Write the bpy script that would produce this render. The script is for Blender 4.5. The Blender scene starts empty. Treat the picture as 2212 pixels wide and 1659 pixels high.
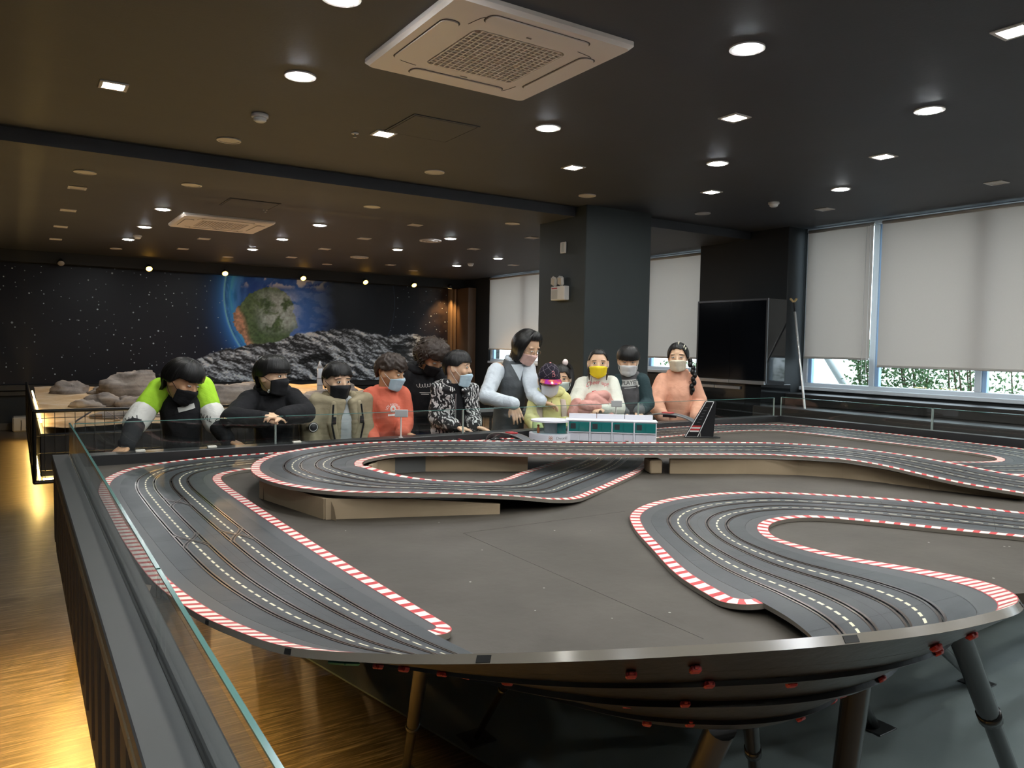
import bpy, math, random
import numpy as np
from math import sin, cos, tan, pi, radians, sqrt, atan2, hypot
from mathutils import Vector, Matrix, noise as mnoise
from mathutils.bvhtree import BVHTree

random.seed(7)
SC = bpy.context.scene
COL = SC.collection
# ------------------------------------------------------------------ camera
FPX, IW, IH, CAMZ = 1640.0, 2212.0, 1659.0, 1.43
_p, _y, _r = radians(2.94), radians(33.1), radians(0.93)
FW = Vector((sin(_y)*cos(_p), cos(_y)*cos(_p), -sin(_p)))
_rt = Vector((cos(_y), -sin(_y), 0)); _up = _rt.cross(FW)
RT = _rt*cos(_r) + _up*sin(_r); UP = -_rt*sin(_r) + _up*cos(_r)
CAMP = Vector((0, 0, CAMZ))
cam = bpy.data.cameras.new('camera'); camo = bpy.data.objects.new('camera', cam); COL.objects.link(camo)
cam.sensor_fit = 'HORIZONTAL'; cam.sensor_width = 36; cam.lens = FPX/IW*36; cam.clip_start = .02; cam.clip_end = 200
M = Matrix.Identity(4)
for i in range(3):
    M[i][0], M[i][1], M[i][2], M[i][3] = RT[i], UP[i], -FW[i], CAMP[i]
camo.matrix_world = M
SC.camera = camo
def at(px, py, Y):
    """photo point -> place in the room, at the measured distance Y"""
    d = FW + RT*((px-IW/2)/FPX) - UP*((py-IH/2)/FPX)
    return CAMP + d*(Y/d.y)
def facing(P, phi):
    """horizontal direction: 0 = towards the photographer, +90 = to the photo's right"""
    t = CAMP - P; t.z = 0; t.normalize()
    r = Vector((-t.y, t.x, 0))
    return (t*cos(radians(phi)) + r*sin(radians(phi))).normalized()
# ------------------------------------------------------------------ world, exposure
SC.view_settings.view_transform = 'Standard'; SC.view_settings.look = 'None'
SC.view_settings.gamma = 1.0; SC.view_settings.use_curve_mapping = False
SC.view_settings.exposure = 0.2
LAMP = 235.0        # radiance of a lit ceiling lamp
WORLD = 5.0
w = bpy.data.worlds.new('sky'); SC.world = w; w.use_nodes = True
nt = w.node_tree; nt.nodes.clear()
o_ = nt.nodes.new('ShaderNodeOutputWorld'); b_ = nt.nodes.new('ShaderNodeBackground')
b_.inputs[0].default_value = (.86, .94, 1, 1); b_.inputs[1].default_value = WORLD
nt.links.new(b_.outputs[0], o_.inputs[0])
# ------------------------------------------------------------------ materials
MATS = {}
def lin(c):
    return tuple(((x/255)/12.92 if x/255 <= .04045 else ((x/255+.055)/1.055)**2.4) for x in c)
class NT:
    def __init__(s, name):
        s.m = bpy.data.materials.new(name); s.m.use_nodes = True
        s.t = s.m.node_tree; s.t.nodes.clear()
        s.out = s.n('OutputMaterial'); s.bs = s.n('BsdfPrincipled'); s.l(s.bs.outputs[0], s.out.inputs[0])
    def n(s, ty, **k):
        x = s.t.nodes.new('ShaderNode'+ty)
        for a, b in k.items(): setattr(x, a, b)
        return x
    def l(s, a, b): s.t.links.new(a, b)
    def put(s, sock, v):
        if hasattr(v, 'links') or isinstance(v, bpy.types.NodeSocket): s.l(v, sock)
        elif isinstance(v, (tuple, list)): sock.default_value = tuple(v)+(1,) if len(v) == 3 and sock.type == 'RGBA' else v
        else: sock.default_value = v
    def math(s, op, a, b=None, c=None):
        x = s.n('Math', operation=op); s.put(x.inputs[0], a)
        if b is not None: s.put(x.inputs[1], b)
        if c is not None: s.put(x.inputs[2], c)
        return x.outputs[0]
    def mix(s, f, a, b):
        x = s.n('Mix', data_type='RGBA'); s.put(x.inputs[0], f); s.put(x.inputs[6], a); s.put(x.inputs[7], b)
        return x.outputs[2]
    def noise(s, scale, vec=None, detail=4, rough=.5, dist=0):
        x = s.n('TexNoise'); x.inputs['Scale'].default_value = scale; x.inputs['Detail'].default_value = detail
        x.inputs['Roughness'].default_value = rough; x.inputs['Distortion'].default_value = dist
        if vec is not None: s.l(vec, x.inputs['Vector'])
        return x.outputs[0]
    def obj(s): return s.n('TexCoord').outputs['Object']
    def geo(s): return s.n('NewGeometry').outputs['Position']
    def mapv(s, vec, scale=(1, 1, 1), rot=(0, 0, 0), loc=(0, 0, 0)):
        x = s.n('Mapping'); s.l(vec, x.inputs[0]); x.inputs['Scale'].default_value = scale
        x.inputs['Rotation'].default_value = rot; x.inputs['Location'].default_value = loc
        return x.outputs[0]
    def ramp(s, f, stops):
        x = s.n('ValToRGB'); s.l(f, x.inputs[0]); r = x.color_ramp
        while len(r.elements) < len(stops): r.elements.new(.5)
        for e, (p, c) in zip(r.elements, stops): e.position = p; e.color = tuple(c)+(1,)
        return x.outputs[0]
    def bump(s, h, strength=.3, dist=.01):
        x = s.n('Bump'); x.inputs['Strength'].default_value = strength; x.inputs['Distance'].default_value = dist
        s.l(h, x.inputs['Height']); s.l(x.outputs[0], s.bs.inputs['Normal'])
    def set(s, **k):
        nm = dict(color='Base Color', rough='Roughness', metal='Metallic', spec='Specular IOR Level', ecol='Emission Color', estr='Emission Strength', alpha='Alpha', trans='Transmission Weight', ior='IOR', coat='Coat Weight', sheen='Sheen Weight', aniso='Anisotropic')
        for a, v in k.items(): s.put(s.bs.inputs[nm[a]], v)
def mat(name, c, rough=.6, metal=0, spec=.5, nscale=0, namp=.25, bump=0, bscale=None, bdist=.004, coat=0):
    """plain coloured surface with fine procedural variation"""
    if name in MATS: return MATS[name]
    s = NT(name); c = lin(c) if max(c) > 1 else c
    if nscale:
        n = s.noise(nscale, s.obj(), 5, .6)
        f = s.math('MULTIPLY', s.math('SUBTRACT', n, .5), 2*namp)
        f = s.math('ADD', f, 1.0)
        x = s.n('VectorMath', operation='SCALE'); x.inputs[0].default_value = c; s.l(f, x.inputs['Scale'])
        s.set(color=x.outputs[0])
    else: s.set(color=c)
    s.set(rough=rough, metal=metal, spec=spec, coat=coat)
    if bump: s.bump(s.noise(bscale or 200, s.obj(), 3), bump, bdist)
    MATS[name] = s.m; return s.m
def emit(name, c, strength):
    if name in MATS: return MATS[name]
    s = NT(name); s.set(color=(.8, .8, .8), ecol=c, estr=strength); MATS[name] = s.m
    return s.m
# ------------------------------------------------------------------ mesh building
class MB:
    def __init__(s): s.v = []; s.f = []; s.m = []; s.uv = {}; s.sm = []
    def add(s, vs, fs, mi=0, smooth=False):
        o = len(s.v); s.v += [tuple(q) for q in vs]
        for f in fs: s.f.append(tuple(i+o for i in f)); s.m.append(mi); s.sm.append(smooth)
        return s
    def box(s, a, b, mi=0, R=None, c=None):
        x0, y0, z0 = a; x1, y1, z1 = b
        vs = [Vector(q) for q in ((x0,y0,z0),(x1,y0,z0),(x1,y1,z0),(x0,y1,z0),(x0,y0,z1),(x1,y0,z1),(x1,y1,z1),(x0,y1,z1))]
        if R is not None: vs = [R @ q for q in vs]
        if c is not None: vs = [q+Vector(c) for q in vs]
        return s.add(vs, [(0,3,2,1),(4,5,6,7),(0,1,5,4),(1,2,6,5),(2,3,7,6),(3,0,4,7)], mi)
    def bbox(s, a, b, bev=.004, mi=0, R=None, c=None):
        """box with chamfered edges"""
        lo, hi = Vector(a), Vector(b); e = min(bev, .45*min(hi-lo)); vs = []; idx = {}
        for i in (0, 1):
            for j in (0, 1):
                for k in (0, 1):
                    cor = Vector((hi.x if i else lo.x, hi.y if j else lo.y, hi.z if k else lo.z))
                    sg = Vector((-1 if i else 1, -1 if j else 1, -1 if k else 1))*e
                    for ax in range(3):
                        q = cor.copy()
                        for t in range(3):
                            if t != ax: q[t] += sg[t]
                        idx[(i, j, k, ax)] = len(vs); vs.append(q)
        fs = []
        def F(*ks): fs.append([idx[k] for k in ks])
        for t in (0, 1):
            F((t,0,0,0),(t,1,0,0),(t,1,1,0),(t,0,1,0)); F((0,t,0,1),(1,t,0,1),(1,t,1,1),(0,t,1,1)); F((0,0,t,2),(1,0,t,2),(1,1,t,2),(0,1,t,2))
        for a1 in (0, 1):
            for b1 in (0, 1):
                F((0,a1,b1,1),(1,a1,b1,1),(1,a1,b1,2),(0,a1,b1,2)); F((a1,0,b1,0),(a1,1,b1,0),(a1,1,b1,2),(a1,0,b1,2)); F((a1,b1,0,0),(a1,b1,1,0),(a1,b1,1,1),(a1,b1,0,1))
                for d1 in (0, 1): F((a1,b1,d1,0),(a1,b1,d1,1),(a1,b1,d1,2))
        cen = (lo+hi)/2; out = []
        for f in fs:
            pa, pb, pc = vs[f[0]], vs[f[1]], vs[f[2]]
            n = (pb-pa).cross(pc-pa); mid = sum((vs[i] for i in f), Vector())/len(f)
            out.append(f if n.dot(mid-cen) > 0 else f[::-1])
        if R is not None: vs = [R @ q for q in vs]
        if c is not None: vs = [q+Vector(c) for q in vs]
        return s.add(vs, out, mi)
    def tube(s, pts, r, n=8, mi=0, caps=True, smooth=True):
        pts = [Vector(p) for p in pts]; N = len(pts); rs = r if isinstance(r, (list, tuple)) else [r]*N
        rings = []; up = None
        for i, p in enumerate(pts):
            t = (pts[min(i+1, N-1)]-pts[max(i-1, 0)]).normalized()
            if up is None:
                up = Vector((0, 0, 1)) if abs(t.z) < .9 else Vector((1, 0, 0))
            a = t.cross(up).normalized(); up = a.cross(t).normalized()
            rings.append([p + (a*cos(2*pi*k/n) + up*sin(2*pi*k/n))*rs[i] for k in range(n)])
        o = len(s.v); vs = [q for R in rings for q in R]
        fs = [(i*n+k, i*n+(k+1) % n, (i+1)*n+(k+1) % n, (i+1)*n+k) for i in range(N-1) for k in range(n)]
        s.add(vs, fs, mi, smooth)
        if caps: s.add(rings[0], [tuple(range(n))[::-1]], mi); s.add(rings[-1], [tuple(range(n))], mi)
        return s
    def disc(s, c, r, z0, z1, n=32, mi=0, r1=None):
        """upright drum from z0 (radius r) to z1 (radius r1)"""
        r1 = r if r1 is None else r1
        a = [(c[0]+r*cos(2*pi*k/n), c[1]+r*sin(2*pi*k/n), z0) for k in range(n)]
        b = [(c[0]+r1*cos(2*pi*k/n), c[1]+r1*sin(2*pi*k/n), z1) for k in range(n)]
        s.add(a+b, [(k, (k+1) % n, n+(k+1) % n, n+k) for k in range(n)], mi, True)
        s.add(a, [tuple(range(n))[::-1]], mi); return s.add(b, [tuple(range(n))], mi)
    def ring(s, c, r0, r1, z0, z1, n=32, mi=0):
        P = [[(c[0]+r*cos(2*pi*k/n), c[1]+r*sin(2*pi*k/n), z) for k in range(n)] for r, z in ((r0, z0), (r1, z0), (r1, z1), (r0, z1))]
        vs = sum(P, []); fs = []
        for q in range(4):
            for k in range(n): fs.append((q*n+k, q*n+(k+1) % n, ((q+1) % 4)*n+(k+1) % n, ((q+1) % 4)*n+k))
        return s.add(vs, fs, mi)
    def prism(s, poly, z0, z1, mi=0):
        n = len(poly); a = [(x, y, z0) for x, y in poly]; b = [(x, y, z1) for x, y in poly]
        s.add(a+b, [(k, (k+1) % n, n+(k+1) % n, n+k) for k in range(n)], mi)
        s.add(a, [tuple(range(n))[::-1]], mi); return s.add(b, [tuple(range(n))], mi)
    def ell(s, c, axes, nu=16, nv=10, mi=0):
        c = Vector(c); X, Y, Z = [Vector(q) for q in axes]; vs = [c+Z]
        for j in range(1, nv):
            th = pi*j/nv
            for k in range(nu):
                ph = 2*pi*k/nu; vs.append(c + X*(sin(th)*cos(ph)) + Y*(sin(th)*sin(ph)) + Z*cos(th))
        vs.append(c-Z); fs = [(0, 1+k, 1+(k+1) % nu) for k in range(nu)]
        for j in range(nv-2):
            for k in range(nu): a = 1+j*nu; fs.append((a+k, a+nu+k, a+nu+(k+1) % nu, a+(k+1) % nu))
        e = len(vs)-1; a = 1+(nv-2)*nu
        fs += [(e, a+(k+1) % nu, a+k) for k in range(nu)]
        return s.add(vs, fs, mi, True)
    def limb(s, p0, p1, r0, r1, n=12, mi=0):
        """closed tapered limb with round ends"""
        p0, p1 = Vector(p0), Vector(p1); t = (p1-p0); L = t.length
        if L < 1e-6: return s.ell(p0, ((r0,0,0),(0,r0,0),(0,0,r0)))
        t /= L; prof = []
        for k in range(1, 5): a = pi/2*(k/5-1+.0); prof.append((r0*sin(pi/2*(1-k/5))*-1, r0*cos(pi/2*(1-k/5))))
        prof.append((0, r0)); prof.append((L, r1))
        for k in range(1, 5): prof.append((L+r1*sin(pi/2*k/5), r1*cos(pi/2*k/5)))
        return s.lathe(p0, t, prof, n, mi, ends=(-r0, L+r1))
    def lathe(s, o, t, prof, n=16, mi=0, ends=None):
        o = Vector(o); t = Vector(t).normalized(); u = Vector((0, 0, 1)) if abs(t.z) < .9 else Vector((1, 0, 0))
        a = t.cross(u).normalized(); b = t.cross(a)
        vs = [o+t*h + (a*cos(2*pi*k/n)+b*sin(2*pi*k/n))*r for h, r in prof for k in range(n)]
        fs = [(i*n+k, i*n+(k+1) % n, (i+1)*n+(k+1) % n, (i+1)*n+k) for i in range(len(prof)-1) for k in range(n)]
        e0 = ends[0] if ends else prof[0][0]; e1 = ends[1] if ends else prof[-1][0]
        m = len(vs); vs += [o+t*e0, o+t*e1]
        fs += [(m, (k+1) % n, k) for k in range(n)]; q = (len(prof)-1)*n
        fs += [(m+1, q+k, q+(k+1) % n) for k in range(n)]
        return s.add(vs, fs, mi, True)
    def chain(s, pts, rs, n=12, mi=0):
        for i in range(len(pts)-1): s.limb(pts[i], pts[i+1], rs[i], rs[i+1], n, mi)
        return s
    def loft(s, rings, n=24, p=2.3, mi=0):
        """closed loft of super-ellipse rings (centre, X half axis, Y half axis)"""
        vs = []
        for c, X, Y in rings:
            c, X, Y = Vector(c), Vector(X), Vector(Y)
            for k in range(n):
                a = 2*pi*k/n; ca, sa = cos(a), sin(a)
                vs.append(c + X*(abs(ca)**(2/p)*(1 if ca >= 0 else -1)) + Y*(abs(sa)**(2/p)*(1 if sa >= 0 else -1)))
        N = len(rings)
        fs = [(i*n+k, i*n+(k+1) % n, (i+1)*n+(k+1) % n, (i+1)*n+k) for i in range(N-1) for k in range(n)]
        fs += [tuple(range(n))[::-1], tuple(range((N-1)*n, N*n))]
        return s.add(vs, fs, mi, True)
    def grid(s, P, mi=0, smooth=True, uv=None):
        """P: list of rows of points"""
        o = len(s.v); R, Cn = len(P), len(P[0])
        fs = [(i*Cn+k, i*Cn+k+1, (i+1)*Cn+k+1, (i+1)*Cn+k) for i in range(R-1) for k in range(Cn-1)]
        s.add([q for r in P for q in r], fs, mi, smooth)
        if uv:
            for i in range(R):
                for k in range(Cn): s.uv[o+i*Cn+k] = uv[i][k]
        return s
    def mesh(s, name, mats):
        me = bpy.data.meshes.new(name); me.from_pydata(s.v, [], s.f)
        for m in (mats if isinstance(mats, (list, tuple)) else [mats]): me.materials.append(m)
        if any(s.m): me.polygons.foreach_set('material_index', s.m)
        if any(s.sm): me.polygons.foreach_set('use_smooth', s.sm)
        if s.uv:
            L = me.uv_layers.new(name='UVMap'); d = np.zeros((len(me.loops), 2), np.float32)
            vi = np.zeros(len(me.loops), np.int32); me.loops.foreach_get('vertex_index', vi)
            tab = np.zeros((len(s.v), 2), np.float32)
            for k, q in s.uv.items(): tab[k] = q
            L.data.foreach_set('uv', tab[vi].ravel())
        me.update(); return me
    def obj(s, name, mats, parent=None):
        return link(name, s.mesh(name, mats), parent)
def link(name, me, parent=None):
    o = bpy.data.objects.new(name, me); COL.objects.link(o)
    if parent is not None:
        o.parent = parent; o.matrix_parent_inverse = parent.matrix_basis.inverted()
    return o
def tag(o, label=None, cat=None, group=None, kind=None):
    if label: o['label'] = label
    if cat: o['category'] = cat
    if group: o['group'] = group
    if kind: o['kind'] = kind
    return o
def thing(name, loc, label, cat, group=None):
    o = bpy.data.objects.new(name, None); COL.objects.link(o); o.location = loc; o.empty_display_size = .05
    return tag(o, label, cat, group)
def struct(o, label, cat): return tag(o, label, cat, kind='structure')
def copy_tree(o, loc, label=None, parent=None):
    c = o.copy(); COL.objects.link(c); c.location = loc
    if label: c['label'] = label
    for ch in list(o.children):
        d = ch.copy(); COL.objects.link(d); d.parent = c; d.matrix_parent_inverse = ch.matrix_parent_inverse.copy()
        for g in list(ch.children):
            e = g.copy(); COL.objects.link(e); e.parent = d; e.matrix_parent_inverse = g.matrix_parent_inverse.copy()
    return c
ORD = ['first','second','third','fourth','fifth','sixth','seventh','eighth','ninth','tenth','eleventh','twelfth']
def crom(P, dens):
    """Catmull-Rom through rows of P (numpy k x d)"""
    P = np.asarray(P, float); Q = np.vstack([2*P[0]-P[1], P, 2*P[-1]-P[-2]]); out = []
    for i in range(1, len(Q)-2):
        p0, p1, p2, p3 = Q[i-1], Q[i], Q[i+1], Q[i+2]
        for t in np.linspace(0, 1, dens, endpoint=False):
            out.append(.5*((2*p1)+(-p0+p2)*t+(2*p0-5*p1+4*p2-p3)*t*t+(-p0+3*p1-3*p2+p3)*t**3))
    out.append(P[-1]); return np.array(out)
def temp_mesh(mb, name, mats, voxel, smooth=4, deci=None, fn=None):
    """fuse overlapping closed shapes into one continuous skin"""
    me = mb.mesh(name+'_src', []); o = bpy.data.objects.new(name+'_src', me); COL.objects.link(o)
    r = o.modifiers.new('r', 'REMESH'); r.mode = 'VOXEL'; r.voxel_size = voxel; r.use_smooth_shade = True
    if smooth: sm = o.modifiers.new('s', 'SMOOTH'); sm.factor = .5; sm.iterations = smooth
    if deci: d = o.modifiers.new('d', 'DECIMATE'); d.ratio = deci
    dg = bpy.context.evaluated_depsgraph_get(); ev = o.evaluated_get(dg)
    me2 = bpy.data.meshes.new_from_object(ev); me2.name = name
    bpy.data.objects.remove(o); bpy.data.meshes.remove(me)
    if fn: fn(me2)
    me2.materials.clear()
    for m in (mats if isinstance(mats, (list, tuple)) else [mats]): me2.materials.append(m)
    me2.polygons.foreach_set('use_smooth', [True]*len(me2.polygons)); me2.update()
    return me2
# ================================================================== THE ROOM
ZC, ZL, YSTEP, YB, XW, XL, YN = 2.84, 2.745, 6.2, 14.0, 7.75, -3.2, -4.0
m_ceil = mat('ceiling_paint', (.062, .066, .076), .62, spec=.4, nscale=3, namp=.12, bump=.15, bscale=60)
m_wall = mat('dark_wall_paint', (.020, .023, .025), .6, spec=.35, nscale=2, namp=.15, bump=.1, bscale=90)
m_col = mat('column_paint', (.034, .042, .043), .55, spec=.35, nscale=2, namp=.12, bump=.1, bscale=90)
m_black = mat('black_satin', (.012, .012, .013), .42)
m_blackm = mat('black_metal', (.014, .013, .013), .38, metal=.3)
m_white = mat('white_plastic', (.72, .70, .67), .4)
m_frame = mat('window_frame_white', (.62, .68, .74), .35)
def glassmat(name, tint=(.93, .97, .96), refl=1.0, rough=0.0):
    s = NT(name); t = s.t; t.nodes.remove(s.bs)
    tr = s.n('BsdfTransparent'); tr.inputs[0].default_value = tint+(1,)
    gl = s.n('BsdfGlossy'); gl.inputs['Roughness'].default_value = rough; gl.inputs[0].default_value = (1, 1, 1, 1)
    fr = s.n('LayerWeight'); fr.inputs[0].default_value = .5
    mx = s.n('MixShader'); s.l(s.math('MULTIPLY', s.math('MULTIPLY_ADD', s.math('POWER', fr.outputs[1], 5.0), .96, .04), refl), mx.inputs[0]); s.l(tr.outputs[0], mx.inputs[1]); s.l(gl.outputs[0], mx.inputs[2]); s.l(mx.outputs[0], s.out.inputs[0])
    MATS[name] = s.m; return s.m
m_glass = glassmat('barrier_glass', (.95, .975, .97), .75); m_pane = glassmat('window_pane_glass', (.9, .95, .97), .8)
m_gedge = mat('glass_edge', (.10, .22, .20), .15)
# wooden floor
s = NT('wood_floor'); g = s.geo()
gr = s.noise(1, s.mapv(g, (5, 85, 5), (0, 0, radians(-4))), 8, .65, .8)
jl = s.math('LESS_THAN', s.math('FRACT', s.math('DIVIDE', s.n('SeparateXYZ').outputs[1], .19)), .012)
sep = [q for q in s.t.nodes if q.bl_idname == 'ShaderNodeSeparateXYZ'][0]; s.l(g, sep.inputs[0])
wc = s.ramp(gr, [(.30, (.045, .032, .020)), (.5, (.12, .088, .058)), (.60, (.22, .17, .115)), (.72, (.33, .26, .19))])
s.set(color=s.mix(s.math('MULTIPLY', jl, .7), wc, (.02, .015, .01)), rough=s.math('MULTIPLY_ADD', gr, .25, .26), spec=.5); s.bump(gr, .25, .004)
m_floor = s.m
fl = struct(MB().box((XL, YN, -.1), (XW+.3, YB+.3, 0)).obj('floor', m_floor), 'wood grain floor of the dark hall', 'floor')
s = NT('dark_green_mat'); n = s.noise(140, s.geo(), 3); n2 = s.noise(2.5, s.geo(), 3)
s.set(color=s.mix(n2, (.16, .20, .205), (.27, .325, .33)), rough=.7, spec=.35); s.bump(n, .25, .003); m_mat = s.m
mb = MB().prism([(.95, 3.9), (1.32, 2.15), (1.75, .9), (2.4, -.8), (5.2, -.8), (5.2, 3.9)], 0, .008)
tag(mb.obj('floor_mat', m_mat), 'dark green mat laid on the floor beneath the race table', 'floor mat')
# ceilings (the far one is a step lower)
struct(MB().box((XL, YN, ZC), (XW+.3, YSTEP, 3.2)).obj('ceiling', m_ceil), 'dark painted ceiling above the race table', 'ceiling')
struct(MB().box((XL, YSTEP, ZL), (XW+.3, YB+.3, 3.2)).obj('ceiling', m_ceil), 'dark painted lower ceiling towards the mural', 'ceiling')
struct(MB().box((XL-.2, YN, 0), (XL, YB, 3.0)).obj('wall_left', m_wall), 'dark painted side wall', 'wall')
struct(MB().box((XL-.2, YN-.2, 0), (XW+.3, YN, 3.0)).obj('wall_near', m_wall), 'dark painted wall opposite the mural', 'wall')
wb = struct(MB().box((XL, YB, 0), (XW+.3, YB+.2, 3.0)).obj('wall_back', m_wall), 'dark back wall behind the space mural', 'wall')
struct(MB().box((XL, YB-.03, 0), (XW-.4, YB, .1)).obj('baseboard_back', mat('baseboard', (.10, .09, .08), .6)), 'grey baseboard under the mural wall', 'baseboard')
struct(MB().bbox((XL, YB-.1, .60), (7.5, YB-.001, .70), .01).bbox((XL, YB-.06, .52), (7.5, YB-.001, .60), .01).obj('trim_1', m_black), 'black ledge running under the mural', 'trim')
struct(MB().box((XL, YB-.28, 2.57), (XW, YB-.001, ZL+.01)).obj('trim_2', m_wall), 'dark lamp pelmet above the mural', 'trim')
# window wall with openings
mb = MB()
wins = [(-3.2, 5.65, .99, 2.84), (7.0, 9.6, 1.10, 2.745), (10.2, 12.74, 1.10, 2.745)]
y = YN
for (a, b, z0, z1) in wins:
    mb.box((XW, y, 0), (XW+.25, a, 3.0)); mb.box((XW, a, 0), (XW+.25, b, z0)); y = b
mb.box((XW, y, 0), (XW+.25, YB, 3.0))
struct(mb.obj('wall_right', m_wall), 'dark window wall with roller blinds', 'wall')
struct(MB().bbox((7.45, 5.65, 0), (7.75, 7.0, 2.9), .006).obj('wall_pier', m_wall), 'dark wall pier between the windows behind the screen', 'wall')
struct(MB().bbox((4.78, 6.02, 0), (5.66, 6.83, 2.9), .006).obj('column', m_col), 'large square dark column behind the children', 'column')
# low dark ledge under the near window
struct(MB().bbox((6.9, -3, .0), (7.74, 5.64, .80), .01).bbox((7.35, -3, .80), (7.74, 5.64, .93), .01).obj('trim_3', mat('ledge_black', (.018, .017, .016), .5)), 'stepped black ledge below the window', 'trim')
# window frames + panes
def window(n, a, b, z0, z1, mull, label):
    f = MB(); X0, X1 = XW+.03, XW+.11
    f.bbox((X0, a, z0), (X1+.03, b, z0+.055), .006).bbox((X0-.06, a, z0-.03), (X1, b, z0+.012), .005).bbox((X0, a, z1-.05), (X1, b, z1), .006)
    ys = sorted([a+.03, b-.035]+mull)
    for q in ys: f.bbox((X0, q-.032, z0+.055), (X1, q+.032, z1-.05), .006)
    o = struct(f.obj('window_%d' % n, m_frame), label, 'window')
    for q0, q1 in zip(ys[:-1], ys[1:]):
        MB().box((XW+.06, q0+.032, z0+.055), (XW+.068, q1-.032, z1-.05)).obj('pane', m_pane, o)
        MB().bbox((XW+.045, q1-.075, z0+.055), (XW+.10, q1-.033, z1-.05), .004).obj('sash', mat('sash_blue_grey', (.34, .52, .78), .35), o)
window(1, -3.2, 5.65, .99, 2.84, [4.785, 3.69, 2.4, 1.2, 0], 'white framed window strip beside the race table')
window(2, 7.0, 9.6, 1.10, 2.745, [8.3], 'white framed window right of the big column')
window(3, 10.2, 12.74, 1.10, 2.745, [11.5], 'white framed window left of the big column')
# roller blinds
s = NT('blind_fabric'); t = s.t; t.nodes.remove(s.bs)
n = s.noise(1, s.mapv(s.geo(), (260, 260, 900)), 2)
df = s.n('BsdfDiffuse'); s.l(s.mix(n, (.36, .335, .31), (.46, .43, .40)), df.inputs[0])
tl = s.n('BsdfTranslucent'); tl.inputs[0].default_value = (.098, .083, .072, 1)
ad = s.n('AddShader'); s.l(df.outputs[0], ad.inputs[0]); s.l(tl.outputs[0], ad.inputs[1]); s.l(ad.outputs[0], s.out.inputs[0]); m_blind = s.m
def blind(y0, y1, zb, zt, label, cord=False, X=7.70):
    t = thing('roller_blind', (X, (y0+y1)/2, zb), label, 'blind')
    N = 10; P = [[(X+.006*sin(j*.9), y0+(y1-y0)*j/N, zz) for j in range(N+1)] for zz in (zb, zt-.03)]
    MB().grid(P).obj('fabric', m_blind, t)
    MB().bbox((X-.012, y0, zb-.022), (X+.012, y1, zb+.003), .005).obj('bottom_bar', mat('blind_bar', (.5, .48, .45), .45), t)
    MB().lathe((X+.01, y0, zt-.03), (0, 1, 0), [(0, .02), (y1-y0, .02)], 12).obj('roller_tube', mat('blind_bar', (.5, .48, .45), .45), t)
    if cord:
        pts = [(X-.03, y0+.06, zt-.05), (X-.032, y0+.065, 1.6), (X-.03, y0+.06, 1.12), (X-.03, y0+.035, 1.06), (X-.03, y0+.012, 1.12), (X-.028, y0+.015, 1.6), (X-.028, y0+.02, zt-.05)]
        MB().tube(pts, .0028, 5).obj('cord_loop', m_white, t)
blind(4.77, 5.575, 1.35, 2.82, 'narrow grey roller blind next to the dark pier', True)
blind(2.45, 4.675, 1.277, 2.82, 'wide grey roller blind at the right edge of the picture')
blind(.1, 2.42, 1.277, 2.82, 'grey roller blind right of the wide one, outside the frame')
blind(-3.1, .05, 1.277, 2.82, 'grey roller blind furthest along the window, outside the frame')
blind(7.02, 9.5, 1.30, 2.725, 'grey roller blind between the big column and the screen')
blind(10.25, 12.66, 1.355, 2.725, 'grey roller blind behind the woman, left of the column')
# brown panels in the far corner
m_brown = mat('brown_panel', (.13, .075, .042), .5, nscale=6, namp=.2)
m_brown2 = mat('brown_trim', (.26, .17, .10), .45)
pn = thing('wall_panelling', (7.6, 13.6, 0), 'brown wooden panels in the corner right of the mural', 'panel')
MB().bbox((7.5, 13.86, .1), (7.55, 13.99, 2.56), .006).obj('trim_strip', m_brown2, pn)
MB().bbox((7.57, 13.80, .1), (7.60, 13.99, 2.56), .006).obj('trim_strip', m_brown2, pn)
MB().bbox((7.62, 13.62, .1), (7.74, 13.99, 2.56), .006).obj('panel', m_brown, pn)
MB().bbox((7.56, 13.24, .1), (7.74, 13.60, 2.56), .006).obj('panel', m_brown, pn)
# ------------------------------------------------------------------ mural (printed picture, computed procedurally)
def vnoise(x, y, seed=0):
    xi, yi = np.floor(x).astype(np.int64), np.floor(y).astype(np.int64); fx, fy = x-xi, y-yi
    def h(a, b):
        q = (a*374761393 + b*668265263 + seed*974711) & 0x7fffffff
        q = ((q ^ (q >> 13))*1274126177) & 0x7fffffff
        return ((q ^ (q >> 16)) & 0xffff)/65535.0
    ux, uy = fx*fx*(3-2*fx), fy*fy*(3-2*fy)
    return (h(xi, yi)*(1-ux)+h(xi+1, yi)*ux)*(1-uy) + (h(xi, yi+1)*(1-ux)+h(xi+1, yi+1)*ux)*uy
def fbm(x, y, o=5, seed=0):
    a, t, n = .5, 0, 0
    for i in range(o):
        t = t + a*vnoise(x, y, seed+i*17); n += a; x, y, a = x*2.03+1.7, y*2.03+3.1, a*.5
    return t/n
def inpoly(x, y, P):
    r = np.zeros(x.shape, bool); j = len(P)-1
    for i in range(len(P)):
        xi, yi = P[i]; xj, yj = P[j]
        r ^= ((yi > y) != (yj > y)) & (x < (xj-xi)*(y-yi)/(yj-yi+1e-12)+xi); j = i
    return r
def sm(a, b, x): t = np.clip((x-a)/(b-a), 0, 1); return t*t*(3-2*t)
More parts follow.
